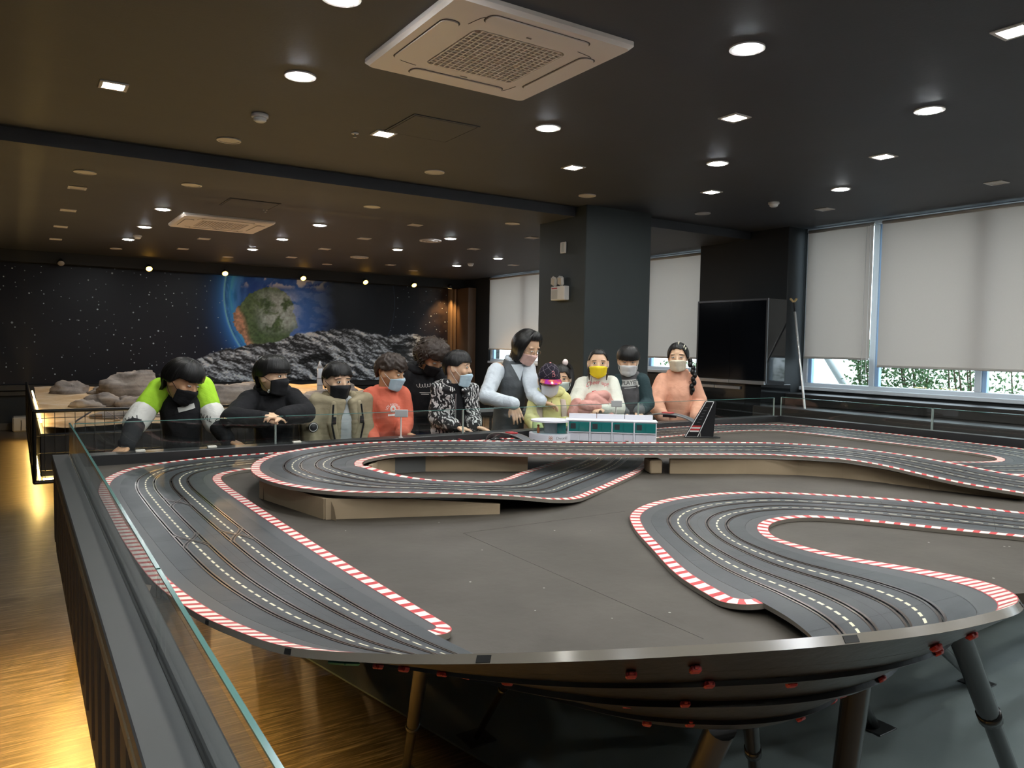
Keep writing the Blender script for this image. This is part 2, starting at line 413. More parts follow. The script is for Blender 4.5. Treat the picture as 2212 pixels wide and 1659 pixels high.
def build_mural():
    x0, x1, z0, z1 = -1.6, 7.5, .70, 2.57; st = .0135
    nx, nz = int((x1-x0)/st)+1, int((z1-z0)/st)+1
    X, Z = np.meshgrid(np.linspace(x0, x1, nx), np.linspace(z0, z1, nz)); C = np.zeros(X.shape+(3,))
    bgl = fbm(X*.7, Z*.7, 4, 3)
    C[:] = (.006, .007, .012); C += (bgl[..., None]-.4)*np.array((.006, .007, .014))
    navy = sm(1.2, 3.4, X)*sm(2.6, .9, Z); C += navy[..., None]*np.array((.000, .003, .014))
    dust = sm(6.5, 7.5, X)*sm(1.1, 2.3, Z); C += (dust*fbm(X*9, Z*9, 4, 9))[..., None]*np.array((.09, .055, .035))
    # earth
    cx, cz, R = 4.68, 2.22, 1.62
    dx, dz = (X-cx)/R, (Z-cz)/R; r = np.sqrt(dx*dx+dz*dz); disc = sm(1.0, .992, r)
    left = sm(.25, -.75, dx)
    glow = np.exp(-np.maximum(r-1, 0)/.075)*(r > .985)*sm(-.05, -.75, dx+.15*dz)
    C += glow[..., None]*np.array((.05, .30, .95))*1.2
    rim = np.exp(-((r-1.0)/.012)**2)*sm(-.1, -.8, dx); C += rim[..., None]*np.array((.25, .5, .7))
    rimr = np.exp(-((r-1.0)/.006)**2)*sm(.5, 1, dx); C += rimr[..., None]*np.array((.02, .035, .06))
    k = 1/np.sqrt(np.clip(1-r*r, .04, 1)); u, v = dx*k, dz*k
    wx, wz = X+.20*(fbm(X*4, Z*4, 4, 21)-.5)+.07*(fbm(X*16, Z*16, 4, 22)-.5), Z+.20*(fbm(X*4, Z*4, 4, 33)-.5)+.07*(fbm(X*16, Z*16, 4, 34)-.5); hf = fbm(X*30, Z*30, 4, 35)
    E = np.zeros_like(C); cl0 = fbm(u*3+2, v*3, 6, 50); cl = fbm(u*2.2+wx*2, v*6+wz*2, 6, 60)
    E[:] = (.006, .032, .165); E += (sm(.3, .7, cl0))[..., None]*np.array((.02, .05, .10))
    coast = np.exp(-np.abs(r-.93)/.05)*left; E += coast[..., None]*np.array((.01, .13, .22))
    land = [(3.23, 1.99), (3.36, 2.12), (3.5, 2.3), (3.83, 2.42), (4.1, 2.40), (4.2, 2.28), (4.28, 2.1), (4.36, 1.72), (4.2, 1.48), (4.06, 1.32), (3.98, 1.02), (3.88, 1.02), (3.82, 1.22), (3.6, 1.12), (3.42, 1.30), (3.25, 1.68)]
    L = inpoly(wx, wz, land)
    g1 = fbm(X*6, Z*6, 5, 71); g2 = fbm(X*14, Z*5, 5, 72)
    green = np.stack([.020+.05*g1, .045+.06*g1, .015+.03*g1], -1); brown = np.stack([.16+.16*g2, .085+.09*g2, .05+.06*g2], -1)
    west = sm(.17, .05, (X-3.2)-(2.05-Z)*.34+.12*(g1-.5))*sm(2.2, 1.95, Z)
    tip = sm(1.42, 1.2, Z)
    lc = green*(1-west[..., None])+brown*west[..., None]; lc = lc*(1-tip[..., None])+np.array((.28, .17, .15))*tip[..., None]*(.6+.6*g2[..., None])
    E = np.where(L[..., None], lc*(.35+1.3*hf[..., None]), E)
    fog = (.35+.9*hf)*sm(.36, .60, fbm(wx*6.5, wz*6.5, 6, 90))*np.exp(-(((X-4.02)/.36)**4+((Z-1.98)/.34)**4)); E = E*(1-fog[..., None]*.6)+np.array((.36, .40, .42))*(fog*.75)[..., None]
    oc = sm(.44, .62, fbm(wx*4+wz*3, wz*11, 6, 61))*sm(4.2, 4.5, X)*.6; E = E*(1-oc[..., None])+np.array((.10, .16, .33))*oc[..., None]
    tw = sm(.50, .62, fbm(wx*5, wz*5, 6, 101))*sm(2.35, 2.5, Z)*.8; E = E*(1-tw[..., None])+np.array((.42, .40, .36))*tw[..., None]
    lw = sm(.45, .7, fbm(wx*6, wz*6, 5, 111))*sm(1.25, 1.05, Z)*.7; E = E*(1-lw[..., None])+np.array((.40, .38, .40))*lw[..., None]
    term = sm(.28, -.22, dx+.10*(cl-.5)+.12*dz); E = E*(.02+2.7*term)[..., None] + np.array((.0075, .0085, .011))
    C = C*(1-disc[..., None])+E*disc[..., None]
    # stars
    sky = 1-np.maximum(disc, 0)
    # moon ground: ridged relief printed in grey
    mx_ = [-1.6, .9, 1.3, 1.55, 1.98, 2.56, 3.02, 3.5, 4.0, 4.34, 4.78, 5.46, 6.09, 6.69, 7.5]
    mz_ = [.2, .45, .66, .74, .86, 1.08, 1.25, 1.34, 1.45, 1.58, 1.61, 1.68, 1.57, 1.61, 1.5]
    top = np.interp(X, mx_, mz_)+.10*(fbm(X*3.1, X*0+2, 5, 130)-.5)+.05*(fbm(X*11, X*0+5, 4, 140)-.5)
    H = lambda a, b: 1.3*(1-np.abs(2*fbm(a*1.5+b*.8, b*3.4, 6, 150)-1))+.55*fbm(a*6+b*3, b*9, 4, 170)
    e = .02; h = H(X, Z); gx = (H(X+e, Z)-h)/e; gz = (H(X, Z+e)-h)/e
    sh = np.clip(.42+.16*gx*.6+.16*gz*.45, 0, 1); dark = sm(.43, .37, fbm(X*1.7+3, Z*4.6, 5, 190))
    mo = (.034+1.25*sh**1.9*(.55+.5*fbm(X*18, Z*26, 3, 200)))*(1-.93*dark)
    mc = np.stack([mo*.90, mo*.98, mo*1.08], -1)+.003
    msk = sm(.012, -.012, Z-top); C = C*(1-msk[..., None])+mc*msk[..., None]
    C = np.clip(C, 0, 1); sky = sky*(1-msk)
    me = bpy.data.meshes.new('space_mural')
    vs = np.stack([X.ravel(), np.full(X.size, YB-.012), Z.ravel()], -1)
    idx = np.arange(nx*nz).reshape(nz, nx)
    q = np.stack([idx[:-1, :-1], idx[:-1, 1:], idx[1:, 1:], idx[1:, :-1]], -1).reshape(-1, 4)
    me.vertices.add(len(vs)); me.vertices.foreach_set('co', vs.ravel().astype(np.float32))
    me.loops.add(q.size); me.loops.foreach_set('vertex_index', q.ravel().astype(np.int32))
    me.polygons.add(len(q)); me.polygons.foreach_set('loop_start', np.arange(0, q.size, 4, dtype=np.int32))
    me.update(calc_edges=True); me.validate()
    ca = me.color_attributes.new('print', 'FLOAT_COLOR', 'POINT')
    ca.data.foreach_set('color', np.concatenate([C.reshape(-1, 3), sky.reshape(-1, 1)], 1).astype(np.float32).ravel())
    s = NT('mural_print'); a = s.n('VertexColor'); a.layer_name = 'print'
    sep = s.n('SeparateXYZ'); s.l(s.geo(), sep.inputs[0]); cmb = s.n('CombineXYZ'); s.l(sep.outputs[0], cmb.inputs[0]); s.l(sep.outputs[2], cmb.inputs[1]); g = cmb.outputs[0]; stars = None
    for sc, thr, rmax in ((8, .55, .0135), (3.6, .58, .018), (1.5, .66, .030)):
        v = s.n('TexVoronoi', voronoi_dimensions='2D'); v.inputs['Scale'].default_value = sc; s.l(g, v.inputs['Vector']); cc = s.n('SeparateColor'); s.l(v.outputs['Color'], cc.inputs[0])
        rad = s.math('MULTIPLY', s.math('MULTIPLY_ADD', cc.outputs[1], .7, .3), rmax*sc); hit = s.math('SUBTRACT', 1.0, s.math('DIVIDE', v.outputs['Distance'], rad)); hit = s.math('MULTIPLY', s.math('MINIMUM', s.math('MAXIMUM', s.math('MULTIPLY', hit, 2.0), 0.0), 1.0), s.math('GREATER_THAN', cc.outputs[0], thr))
        hit = s.math('MULTIPLY', hit, s.math('MULTIPLY_ADD', cc.outputs[2], .9, .3)); stars = hit if stars is None else s.math('MAXIMUM', stars, hit)
    col = s.mix(s.math('MULTIPLY', stars, a.outputs[1]), a.outputs[0], (.72, .85, .95))
    s.set(color=col, rough=.36, spec=.3); s.bump(s.noise(1.4, s.geo(), 3), .12, .05)
    me.materials.append(s.m)
    o = link('space_mural', me)
    MB().box((x0, YB-.011, z0), (x1, YB-.001, z1)).obj('backing_board', m_wall, o)
    return tag(o, 'space mural of the Earth rising over grey moon ground among stars', 'mural')
build_mural()
# ------------------------------------------------------------------ outside
m_ground = mat('pavement_outside', (.55, .55, .52), .9)
struct(MB().box((8.02, -12, .3), (40, 30, .62)).obj('ground_outside', m_ground), 'pale ground outside the windows', 'ground')
m_leaf = mat('leaf_green', (.10, .19, .07), .55, nscale=7, namp=.5)
rng = random.Random(3)
def shrub(cx, cy, h, wd, n, label):
    t = thing('hedge_shrub', (cx, cy, .62), label, 'shrub', 'hedge shrubs outside the window')
    st = MB()
    for k in range(5): a = rng.uniform(0, 6.28); st.tube([(cx, cy, .6), (cx+.1*cos(a), cy+.15*sin(a), .6+h*.5), (cx+.2*cos(a), cy+wd*.6*sin(a), .6+h*.9)], [.016, .012, .006], 6)
    st.obj('stem', mat('bark', (.12, .08, .05), .8), t)
    lf = MB()
    for k in range(n):
        p = Vector((cx+rng.gauss(0, .16), cy+rng.uniform(-wd, wd), .62+h*rng.random()**.8)); a = Vector((rng.gauss(0, 1), rng.gauss(0, 1), rng.gauss(0, 1))).normalized()
        b = a.cross(Vector((rng.gauss(0, 1), rng.gauss(0, 1), rng.gauss(0, 1)))).normalized(); L = rng.uniform(.022, .04); q = a.cross(b)
        lf.add([p-a*L, p+b*L*.45+q*.004, p+a*L, p-b*L*.45+q*.004], [(0, 1, 2), (0, 2, 3)])
    tag(lf.obj('foliage', m_leaf, t), kind='stuff')
for i, (cx, cy, h, wd, n) in enumerate([(9.2, 5.68, .95, .16, 1500), (9.35, 5.18, .85, .28, 1500), (9.4, 4.62, .8, .25, 700), (9.5, 4.0, .72, .32, 500), (9.4, 3.1, .6, .45, 400), (9.6, 9.2, .6, .6, 500)]):
    shrub(cx, cy, h, wd, n, ['dense dark shrub behind the narrow blind window', 'leafy hedge bush left of the wide blind\'s pane', 'leafy hedge bush in the middle of the low window strip', 'thin pale hedge bush at the right of the low window strip', 'hedge bush beyond the right edge of the window strip', 'shrub outside the window right of the column'][i])
tk = thing('tree_stake', (9.4, 5.95, .62), 'slanted grey prop pole seen through the low window', 'pole')
MB().tube([(9.4, 6.75, 1.75), (9.4, 5.92, .62)], .045, 10).obj('pole', mat('grey_pole', (.35, .38, .38), .6), tk)
MB().disc((9.4, 5.92), .08, .62, .66, 16).obj('foot', mat('grey_pole', (.35, .38, .38), .6), tk)
# ================================================================== CEILING FITTINGS
m_trimw = mat('lamp_trim_white', (.66, .63, .60), .45)
m_off = mat('lamp_off_cover', (.62, .58, .54), .5)
m_lens = emit('lamp_lens_round', (.93, .97, 1.0), LAMP)
m_lensq = emit('lamp_lens_square', (1.0, .99, .90), LAMP*.92)
def proto(kind, lit):
    n = ('downlight' if kind == 'r' else 'square_downlight')
    t = thing(n, (0, 0, 0), 'x', 'ceiling light')
    if kind == 'r':
        MB().ring((0, 0), .064 if lit else .07, .082, -.008, 0, 40).obj('trim_ring', m_trimw, t)
        MB().disc((0, 0), .050 if lit else .072, -.012 if lit else -.004, -.004 if lit else 0, 40, 0, .064 if lit else None).obj('lens' if lit else 'cover', m_lens if lit else m_off, t)
    else:
        f = MB()
        for s_ in (-1, 1): f.bbox((-.072, s_*.062-.01, -.008), (.072, s_*.062+.01, 0), .002).bbox((s_*.062-.01, -.052, -.008), (s_*.062+.01, .052, 0), .002)
        f.obj('trim_frame', m_trimw, t)
        MB().box((-.054, -.054, -.004), (.054, .054, 0)).obj('lens' if lit else 'cover', m_lensq if lit else m_off, t)
    return t
rows = [  # y, ceiling height, kind, lit, xs
    (-1.55, ZC, 'q', 1, [.47, 2.09, 3.69, 5.28]), (-.75, ZC, 'r', 1, [-.35, 1.28, 2.89, 4.48, 6.05]), (.05, ZC, 'q', 1, [-1.15, .47, 2.09, 3.69, 5.28]), (.86, ZC, 'r', 1, [-.35, 1.28, 2.89, 4.48, 6.05]),
    (1.66, ZC, 'q', 1, [.47, 2.09, 3.68, 5.28]), (2.46, ZC, 'r', 1, [1.28, 2.89, 4.48]), (3.22, ZC, 'q', 1, [3.69, 5.28]), (3.16, ZC, 'q', 0, [6.82]), (3.06, ZC, 'r', 1, [1.13]),
    (4.07, ZC, 'r', 1, [1.28, 2.90, 4.49, 6.05]), (4.84, ZC, 'q', 1, [.47, 2.09, 3.70, 5.27]), (4.74, ZC, 'q', 0, [6.79]), (5.65, ZC, 'r', 0, [1.27, 2.89, 4.49, 6.03]),
    (6.96, ZL, 'r', 0, [.47, 1.26, 2.89, 4.51]), (7.72, ZL, 'q', 0, [.46, 3.72, 5.29]), (8.42, ZL, 'r', 1, [1.25, 2.87, 4.54]), (9.13, ZL, 'q', 0, [.46, 3.69, 5.29]),
    (9.88, ZL, 'r', 1, [1.27, 2.88, 4.49, 6.15]), (10.52, ZL, 'q', 0, [.45, 2.05, 3.66, 6.85]), (11.25, ZL, 'r', 1, [1.25, 2.85, 6.19]), (11.9, ZL, 'q', 0, [.45, 2.03, 3.61, 5.28]), (12.55, ZL, 'r', 0, [1.23, 2.8, 4.41, 6.01])]
P_ = {}; cnt = {}
zone = lambda z: 'near ceiling' if z == ZC else 'far ceiling'
def seen(x, y, z):
    v = Vector((x, y, z))-CAMP; d = v.dot(FW)
    if d < .1: return False
    return -45 < IW/2+FPX*v.dot(RT)/d < IW+45 and -25 < IH/2-FPX*v.dot(UP)/d < IH
out = 0
for (y, z, k, lit, xs) in rows:
    key = (z, k, lit); vis = [x for x in xs if seen(x, y, z)]
    if vis: cnt[key] = cnt.get(key, 0)+1
    for i, x in enumerate(xs):
        nm = ('lit ' if lit else 'unlit white ')+('round' if k == 'r' else 'square')+' downlight'
        if x in vis: lab = '%s, %s from left in %s nearest row of its kind, %s' % (nm, ORD[vis.index(x)], ORD[cnt[key]-1], zone(z))
        else: out += 1; lab = '%s above or behind the camera, outside the picture' % nm
        gname = ('lit ' if lit else 'unlit ')+('round' if k == 'r' else 'square')+' downlights'
        if (k, lit) not in P_:
            P_[(k, lit)] = t = proto(k, lit); t.location = (x, y, z); t['label'] = lab
        else: t = copy_tree(P_[(k, lit)], (x, y, z), lab)
        t['group'] = gname
# smoke detectors
def smoke(x, y, z, label, src=None):
    if src: return copy_tree(src, (x, y, z), label)
    t = thing('smoke_detector', (0, 0, 0), label, 'smoke detector', 'smoke detectors')
    MB().lathe((0, 0, 0), (0, 0, -1), [(0, .052), (.018, .052), (.022, .046)], 28).obj('base', m_trimw, t)
    MB().lathe((0, 0, -.022), (0, 0, -1), [(0, .040), (.016, .038), (.024, .026)], 28).obj('sensor_dome', m_white, t)
    t.location = (x, y, z); return t
sd = smoke(1.29, 4.91, ZC, 'white smoke detector left of the near air conditioner')
smoke(6.11, 4.82, ZC, 'white smoke detector near the window blinds', sd)
smoke(1.30, 10.76, ZL, 'small white smoke detector among the far left downlights', sd)
smoke(6.2, 10.8, ZL, 'small white smoke detector on the far ceiling near the column', sd)
def sprinkler(x, y, z, label, src=None):
    if src: return copy_tree(src, (x, y, z), label)
    t = thing('sprinkler_head', (0, 0, 0), label, 'sprinkler', 'ceiling sprinklers')
    MB().lathe((0, 0, 0), (0, 0, -1), [(0, .026), (.006, .024)], 20).obj('escutcheon', m_trimw, t)
    MB().lathe((0, 0, -.006), (0, 0, -1), [(0, .006), (.02, .005), (.021, .014), (.024, .014)], 14).obj('nozzle', mat('chrome', (.6, .6, .6), .25, 1), t)
    t.location = (x, y, z); return t
sp = sprinkler(1.93, 4.95, ZC, 'tiny sprinkler head beside a lit square downlight')
sprinkler(2.1, 6.9+.9, ZL, 'tiny sprinkler head above the far air conditioner', sp)
# round air diffusers
def diffuser(x, y, label, src=None):
    if src: return copy_tree(src, (x, y, ZL), label)
    t = thing('round_diffuser', (0, 0, 0), label, 'air diffuser', 'round ceiling diffusers')
    for r in (.14, .095, .05): MB().ring((0, 0), r-.03, r, -.02 if r < .14 else -.012, -.004 if r < .14 else 0, 36).obj('louvre_ring', m_trimw, t)
    MB().disc((0, 0), .02, -.02, 0, 20).obj('hub', m_trimw, t); t.location = (x, y, ZL); return t
df0 = diffuser(4.43, 8.75, 'round white air diffuser beside a lit downlight left of the column')
diffuser(4.43, 11.15, 'round white air diffuser above the mural lamps', df0)
# cassette air conditioners
m_ac = mat('ac_plastic', (.86, .78, .71), .42); m_acdark = mat('ac_gap', (.10, .085, .07), .7); m_acm = mat('ac_grille', (.55, .48, .42), .5)
def rrect(hx, hy, r, n=6):
    P = []
    for (sx, sy, a0) in ((1, 1, 0), (-1, 1, 90), (-1, -1, 180), (1, -1, 270)):
        for k in range(n+1): a = radians(a0+90*k/n); P.append((sx*(hx-r)+r*cos(a), sy*(hy-r)+r*sin(a)))
    return P
ac = thing('cassette_air_conditioner', (0, 0, 0), 'x', 'air conditioner', 'ceiling cassette air conditioners')
b = MB(); A = rrect(.475, .475, .02); B = rrect(.46, .46, .03); n = len(A)
b.add([(x, y, 0) for x, y in A]+[(x, y, -.018) for x, y in A]+[(x, y, -.034) for x, y in B], [(k, (k+1) % n, n+(k+1) % n, n+k) for k in range(n)]+[(n+k, n+(k+1) % n, 2*n+(k+1) % n, 2*n+k) for k in range(n)])
G = rrect(.25, .25, .04); n2 = len(G)
# flat face with a square opening for the grille
b.add([(x, y, -.034) for x, y in B]+[(x, y, -.034) for x, y in G], [(k, (k+1) % n, n+(k+1) % n, n+k) for k in range(n)])
b.add([(x, y, -.034) for x, y in G]+[(x, y, -.008) for x, y in G], [(k, (k+1) % n2, n2+(k+1) % n2, n2+k) for k in range(n2)])
b.add([(x, y, -.008) for x, y in G], [tuple(range(n2))], 1)
b.obj('panel', [m_ac, m_acm], ac)
for q in range(4):
    R = Matrix.Rotation(q*pi/2, 3, 'Z')
    V = rrect(.265, .042, .035); gp = rrect(.272, .048, .04)
    o = MB(); tr = lambda P, z: [R @ Vector((x, y+.372, z)) for x, y in P]
    o.add(tr(gp, -.0345), [tuple(range(len(gp)))], 1)
    o.add(tr(V, -.034)+tr(V, -.040), [(k, (k+1) % len(V), len(V)+(k+1) % len(V), len(V)+k) for k in range(len(V))]); o.add(tr(V, -.040), [tuple(range(len(V)))])
    o.obj('vane', [m_ac, m_acdark], ac)
    # curved corner line
    c = MB().tube([R @ Vector((.27+.03*k/4, .372-.10*k/4+.03*sin(pi*k/4), -.0345)) for k in range(5)], .0016, 5); c.obj('seam', m_acdark, ac)
gr = MB()
for k in range(17):
    u = -.24+.03*k; h = .25-(.03 if k in (0, 16) else .004)
    gr.box((u-.0035, -h, -.036), (u+.0035, h, -.020)); gr.box((-h, u-.0035, -.0355), (h, u+.0035, -.0205))
gm = gr.obj('grille', m_ac, ac); gm['kind'] = 'stuff'
MB().box((-.02, .300, -.037), (.02, .304, -.0342)).obj('badge', mat('badge_grey', (.25, .22, .2), .5), ac)
MB().box((-.015, -.300, -.037), (.01, -.294, -.0342)).obj('indicator', mat('badge_grey', (.25, .22, .2), .5), ac)
ac.location = (1.946, 3.186, ZC); ac['label'] = 'large beige cassette air conditioner at the top of the picture'
copy_tree(ac, (1.93, 8.97, ZL), 'smaller-looking beige cassette air conditioner on the far left ceiling')
# access hatch outlines
for (x, y, z, lab) in ((2.3, 4.55, ZC, 'faint square access hatch in front of the near air conditioner'), (1.9, 7.6, ZL, 'faint square access hatch before the far air conditioner')):
    t = thing('access_hatch', (x, y, z), lab, 'hatch'); MB().bbox((x-.22, y-.22, z-.006), (x+.22, y+.22, z-.001), .003).obj('door', m_ceil, t)
    f = MB()
    for s_ in (-1, 1): f.box((x-.235, y+s_*.23-.006, z-.005), (x+.235, y+s_*.23+.006, z-.0005)).box((x+s_*.23-.006, y-.225, z-.005), (x+s_*.23+.006, y+.225, z-.0005))
    f.obj('frame', m_ceil, t)
# warm spot lamps over the mural
m_bulb = emit('spot_bulb_warm', (1.0, .5, .06), 15); m_bulb0 = mat('spot_glass_off', (.5, .48, .44), .3)
SPOTL = [(.58, 0, 'unlit spot lamp at the far left of the mural pelmet'), (1.81, .35, 'first lit warm spot lamp from the left above the mural'), (2.99, 1, 'warm spot lamp left of the printed Earth'), (4.34, 1, 'warm spot lamp above the printed Earth'), (5.53, .8, 'warm spot lamp right of the printed Earth'), (6.54, 1, 'warm spot lamp above the curly haired child'), (7.35, -.22, 'last spot lamp in the corner, lighting the mural end')]
for (x, lit, lab) in SPOTL:
    Y, z = 13.62, 2.585; P = Vector((x, Y, z)); d = Vector((0, -.75, -.66)).normalized() if lit >= 0 else Vector((.0, .35, -.93)).normalized()
    t = thing('spot_lamp', P, lab, 'spot lamp', 'spot lamps above the mural')
    MB().tube([P+Vector((0, .1, .02)), P+Vector((0, .03, .05)), P-d*.03], .012, 8).obj('bracket', m_blackm, t)
    MB().lathe(P-d*.06, d, [(0, .02), (.02, .036), (.06, .045), (.085, .052)], 20).obj('housing', m_blackm, t)
    MB().lathe(P+d*.0255, d, [(0, .046), (.004, .046)], 20).obj('bulb', m_bulb if lit > 0 else (emit('spot_bulb_dim', (1, .62, .25), 2.2) if lit < 0 else m_bulb0), t)
    if lit:
        L = bpy.data.lights.new('spot_light', 'SPOT'); L.energy = 230*abs(lit); L.color = (1, .60, .24); L.spot_size = radians(75); L.spot_blend = .6; L.shadow_soft_size = .04
        lo = bpy.data.objects.new('spot_light', L); COL.objects.link(lo); lo.location = P+d*.05; lo.rotation_euler = d.to_track_quat('-Z', 'Y').to_euler()
        lo.parent = t; lo.matrix_parent_inverse = t.matrix_basis.inverted()
# ================================================================== RACE TABLE
ZD, ZR = .83, .88
s = NT('deck_board'); g = s.geo(); n = s.noise(3.2, g, 6, .6); n2 = s.noise(1, s.mapv(g, (14, 70, 1), (0, 0, .5)), 5, .65)
c = s.ramp(n, [(.3, (.048, .040, .031)), (.55, (.067, .057, .046)), (.75, (.084, .073, .060))])
sc = s.ramp(n2, [(.68, (0, 0, 0)), (.78, (1, 1, 1))])
vo = s.n('TexVoronoi'); vo.inputs['Scale'].default_value = 9; s.l(g, vo.inputs['Vector']); sp_ = s.math('LESS_THAN', vo.outputs[0], .028)
c = s.mix(s.math('MULTIPLY', sc, .16), c, (.36, .33, .30)); c = s.mix(s.math('MULTIPLY', sp_, .7), c, (.55, .52, .48))
s.set(color=c, rough=.62, spec=.35); s.bump(s.noise(40, g, 4), .2, .003); m_deck = s.m
m_rail = mat('rail_grey', (.060, .062, .064), .42, nscale=5, namp=.15); m_rail2 = mat('rail_black', (.022, .022, .023), .4)
m_fascia = mat('rail_fascia', (.20, .16, .10), .5, nscale=8, namp=.15); m_slat = mat('slat_brown', (.05, .042, .035), .6)
DECK = [(.242, 4.03), (.242, 2.15), (.42, 1.9), (.58, 1.5), (.72, 1.235), (.95, 1.12), (1.24, .985), (1.33, .93), (1.45, 1.05), (1.62, 1.25), (1.86, 1.3), (2.0, .90), (2.3, .80), (2.62, .82), (3.22, 1.06), (3.40, 1.28), (3.85, 1.42), (4.6, 1.5), (5.27, 1.75), (5.27, 4.03)]
tb = thing('race_table', (2.7, 2.4, 0), 'long table with brown painted board top carrying the slot car track', 'table')
dk = MB().prism(DECK, ZD-.028, ZD).obj('table_top', m_deck, tb)
for (a, b_) in (((1.18, 2.08), (1.18, 1.07)), ((1.18, 2.08), (1.85, 2.07))):   # board joints, slightly sunk dark fillets
    MB().tube([(a[0], a[1], ZD), (b_[0], b_[1], ZD)], .0009, 5).obj('board_joint', m_slat, dk)
fr = MB().box((.5, 2.2, ZD-.11), (5.2, 2.26, ZD-.029)).box((.5, 3.5, ZD-.11), (5.2, 3.56, ZD-.029)).box((2.4, 1.2, ZD-.11), (5.2, 1.26, ZD-.029))
for x in (.6, 2.4, 4.2): fr.box((x, 1.9 if x < 1 else 1.3, ZD-.10), (x+.06, 4.0, ZD-.0295))
fr.obj('under_frame', m_black, tb)
for x in (2.5, 4.9):
    for y in (2.23, 3.53): MB().bbox((x-.03, y-.03, .008), (x+.03, y+.03, ZD-.11), .004).obj('leg', m_black, tb)
# ---- left low wall (floating box with slats, lit underneath)
lw = thing('barrier_wall', (.2, 2, 0), 'dark slatted low wall along the aisle with rail on top', 'barrier')
MB().box((.150, -1.2, .50), (.236, 4.12, .845)).obj('core', m_black, lw)
MB().bbox((.140, -1.2, .42), (.238, 4.13, .50), .004).obj('bottom_beam', m_slat, lw)
MB().bbox((.205, -1.2, .386), (.222, 4.13, .42), .003).obj('added_light_baffle', m_slat, lw)  # added unseen lip, keeps LED light from spilling under the table
r = MB(); r.bbox((.128, -1.2, .852), (.196, 4.14, ZR), .003).bbox((.2045, -1.2, .848), (.2345, 4.14, ZR), .003).bbox((.2345, -1.2, .800), (.240, 4.14, ZR-.012), .002)
r.obj('top_rail', m_rail, lw)
y = -1.2
while y < 4.0:
    MB().bbox((.126, y, .828), (.1345, min(y+.297, 4.14), .8515), .002).obj('fascia_panel', m_fascia, lw); y += .30
y = -1.1
while y < 4.05:
    MB().bbox((.132, y, .495), (.1495, y+.085, .83), .003).obj('slat', m_slat, lw)
    y += .17
for q in (-.8, 1.0, 2.5, 3.9): MB().bbox((.20, q, 0), (.25, q+.05, .42), .003).obj('foot', m_black, lw)
led = MB().bbox((.155, -1.2, .405), (.172, 3.9, .417), .002).obj('led_strip', emit('led_warm', (1.0, .62, .17), 210), lw)
def glass_run(name, pts, z0, z1, label, cat='glass panel'):
    """glass sheets standing on a rail; each sheet is its own thing"""
    for i, (a, b_, lab) in enumerate(pts):
        a, b_ = Vector(a), Vector(b_); d = (b_-a).normalized(); nrm = Vector((-d.y, d.x))*(.0035 if abs(d.y) > .99 and a.x < 1 else .005); a2, b2 = a+d*.002, b_-d*.002
        t = thing(name, ((a.x+b_.x)/2, (a.y+b_.y)/2, z0), lab, cat, 'glass barrier sheets around the race table')
        P = [(a2-nrm), (b2-nrm), (b2+nrm), (a2+nrm)]
        MB().prism([(p.x, p.y) for p in P], z0-.01, z1-.003).obj('sheet', m_glass, t)
        MB().prism([(p.x, p.y) for p in P], z1-.003, z1).obj('top_edge', m_gedge, t)
        e = MB()
        for q, sg in ((a2, -1), (b2, 1)):
            k = d*.0025*sg; Q = [q-nrm, q-nrm+k, q+nrm+k, q+nrm]
            if sg < 0: Q = Q[::-1]
            e.prism([(p.x, p.y) for p in Q], z0-.01, z1-.003)
        if a.x > .21: e.obj('side_edge', mat('glass_side_edge', (.42, .50, .46), .2), t)
glass_run('glass_sheet', [((.200, -1.0), (.200, 1.42), 'long glass sheet on the low wall nearest the camera'), ((.200, 1.424), (.200, 2.9), 'middle glass sheet on the low wall rail'), ((.200, 2.904), (.200, 4.10), 'farthest glass sheet on the low wall rail')], ZR, 1.032, '')
# ---- back and right rails
br_ = thing('barrier_rail', (2.7, 4.1, 0), 'black rail along the back of the race table in front of the children', 'barrier')
MB().bbox((.27, 4.03, .80), (5.30, 4.075, ZR), .003).obj('inner_board', m_rail2, br_)
MB().bbox((.27, 4.085, .80), (5.30, 4.15, ZR-.002), .003).obj('outer_board', m_rail2, br_)
MB().bbox((.30, 4.09, .42), (5.30, 4.14, .80), .003).obj('skirt_panel', m_black, br_)
for x in (.4, 2.6, 5.1): MB().bbox((x, 4.10, 0), (x+.05, 4.135, .42), .002).obj('foot', m_black, br_)
glass_run('glass_sheet', [((.215, 4.08), (1.15, 4.08), 'back glass sheet in front of the boy in neon sleeves'), ((1.154, 4.08), (2.3, 4.08), 'back glass sheet under the folded arms'), ((2.304, 4.08), (3.75, 4.08), 'back glass sheet in front of the woman'), ((3.754, 4.08), (5.26, 4.08), 'back glass sheet in front of the girl in peach')], ZR, 1.030, '')
rr = thing('barrier_rail', (5.3, 2.2, 0), 'black rail along the window side of the race table', 'barrier')
def slant(mb, a, b_, w, z0, z1):
    a, b_ = Vector(a), Vector(b_); d = (b_-a).normalized(); n = Vector((d.y, -d.x))
    P = [a, b_, b_-n*w, a-n*w]
    if (b_-a).x*(-(n*w)).y-(b_-a).y*(-(n*w)).x < 0: P = P[::-1]
    return mb.prism([(p.x, p.y) for p in P], z0, z1)
RA, RB = (5.275, 4.06), (5.46, .2)
slant(MB(), RA, RB, .045, .80, ZR).obj('inner_board', m_rail2, rr)
slant(MB(), (RA[0]+.055, RA[1]), (RB[0]+.055, RB[1]), .05, .80, ZR-.002).obj('outer_board', m_rail2, rr)
slant(MB(), (RA[0]+.06, RA[1]), (RB[0]+.06, RB[1]), .03, .0, .80).obj('skirt_panel', m_black, rr)
f = lambda t: (RA[0]+.05+(RB[0]-RA[0])*t, RA[1]+.02+(RB[1]-RA[1])*t)
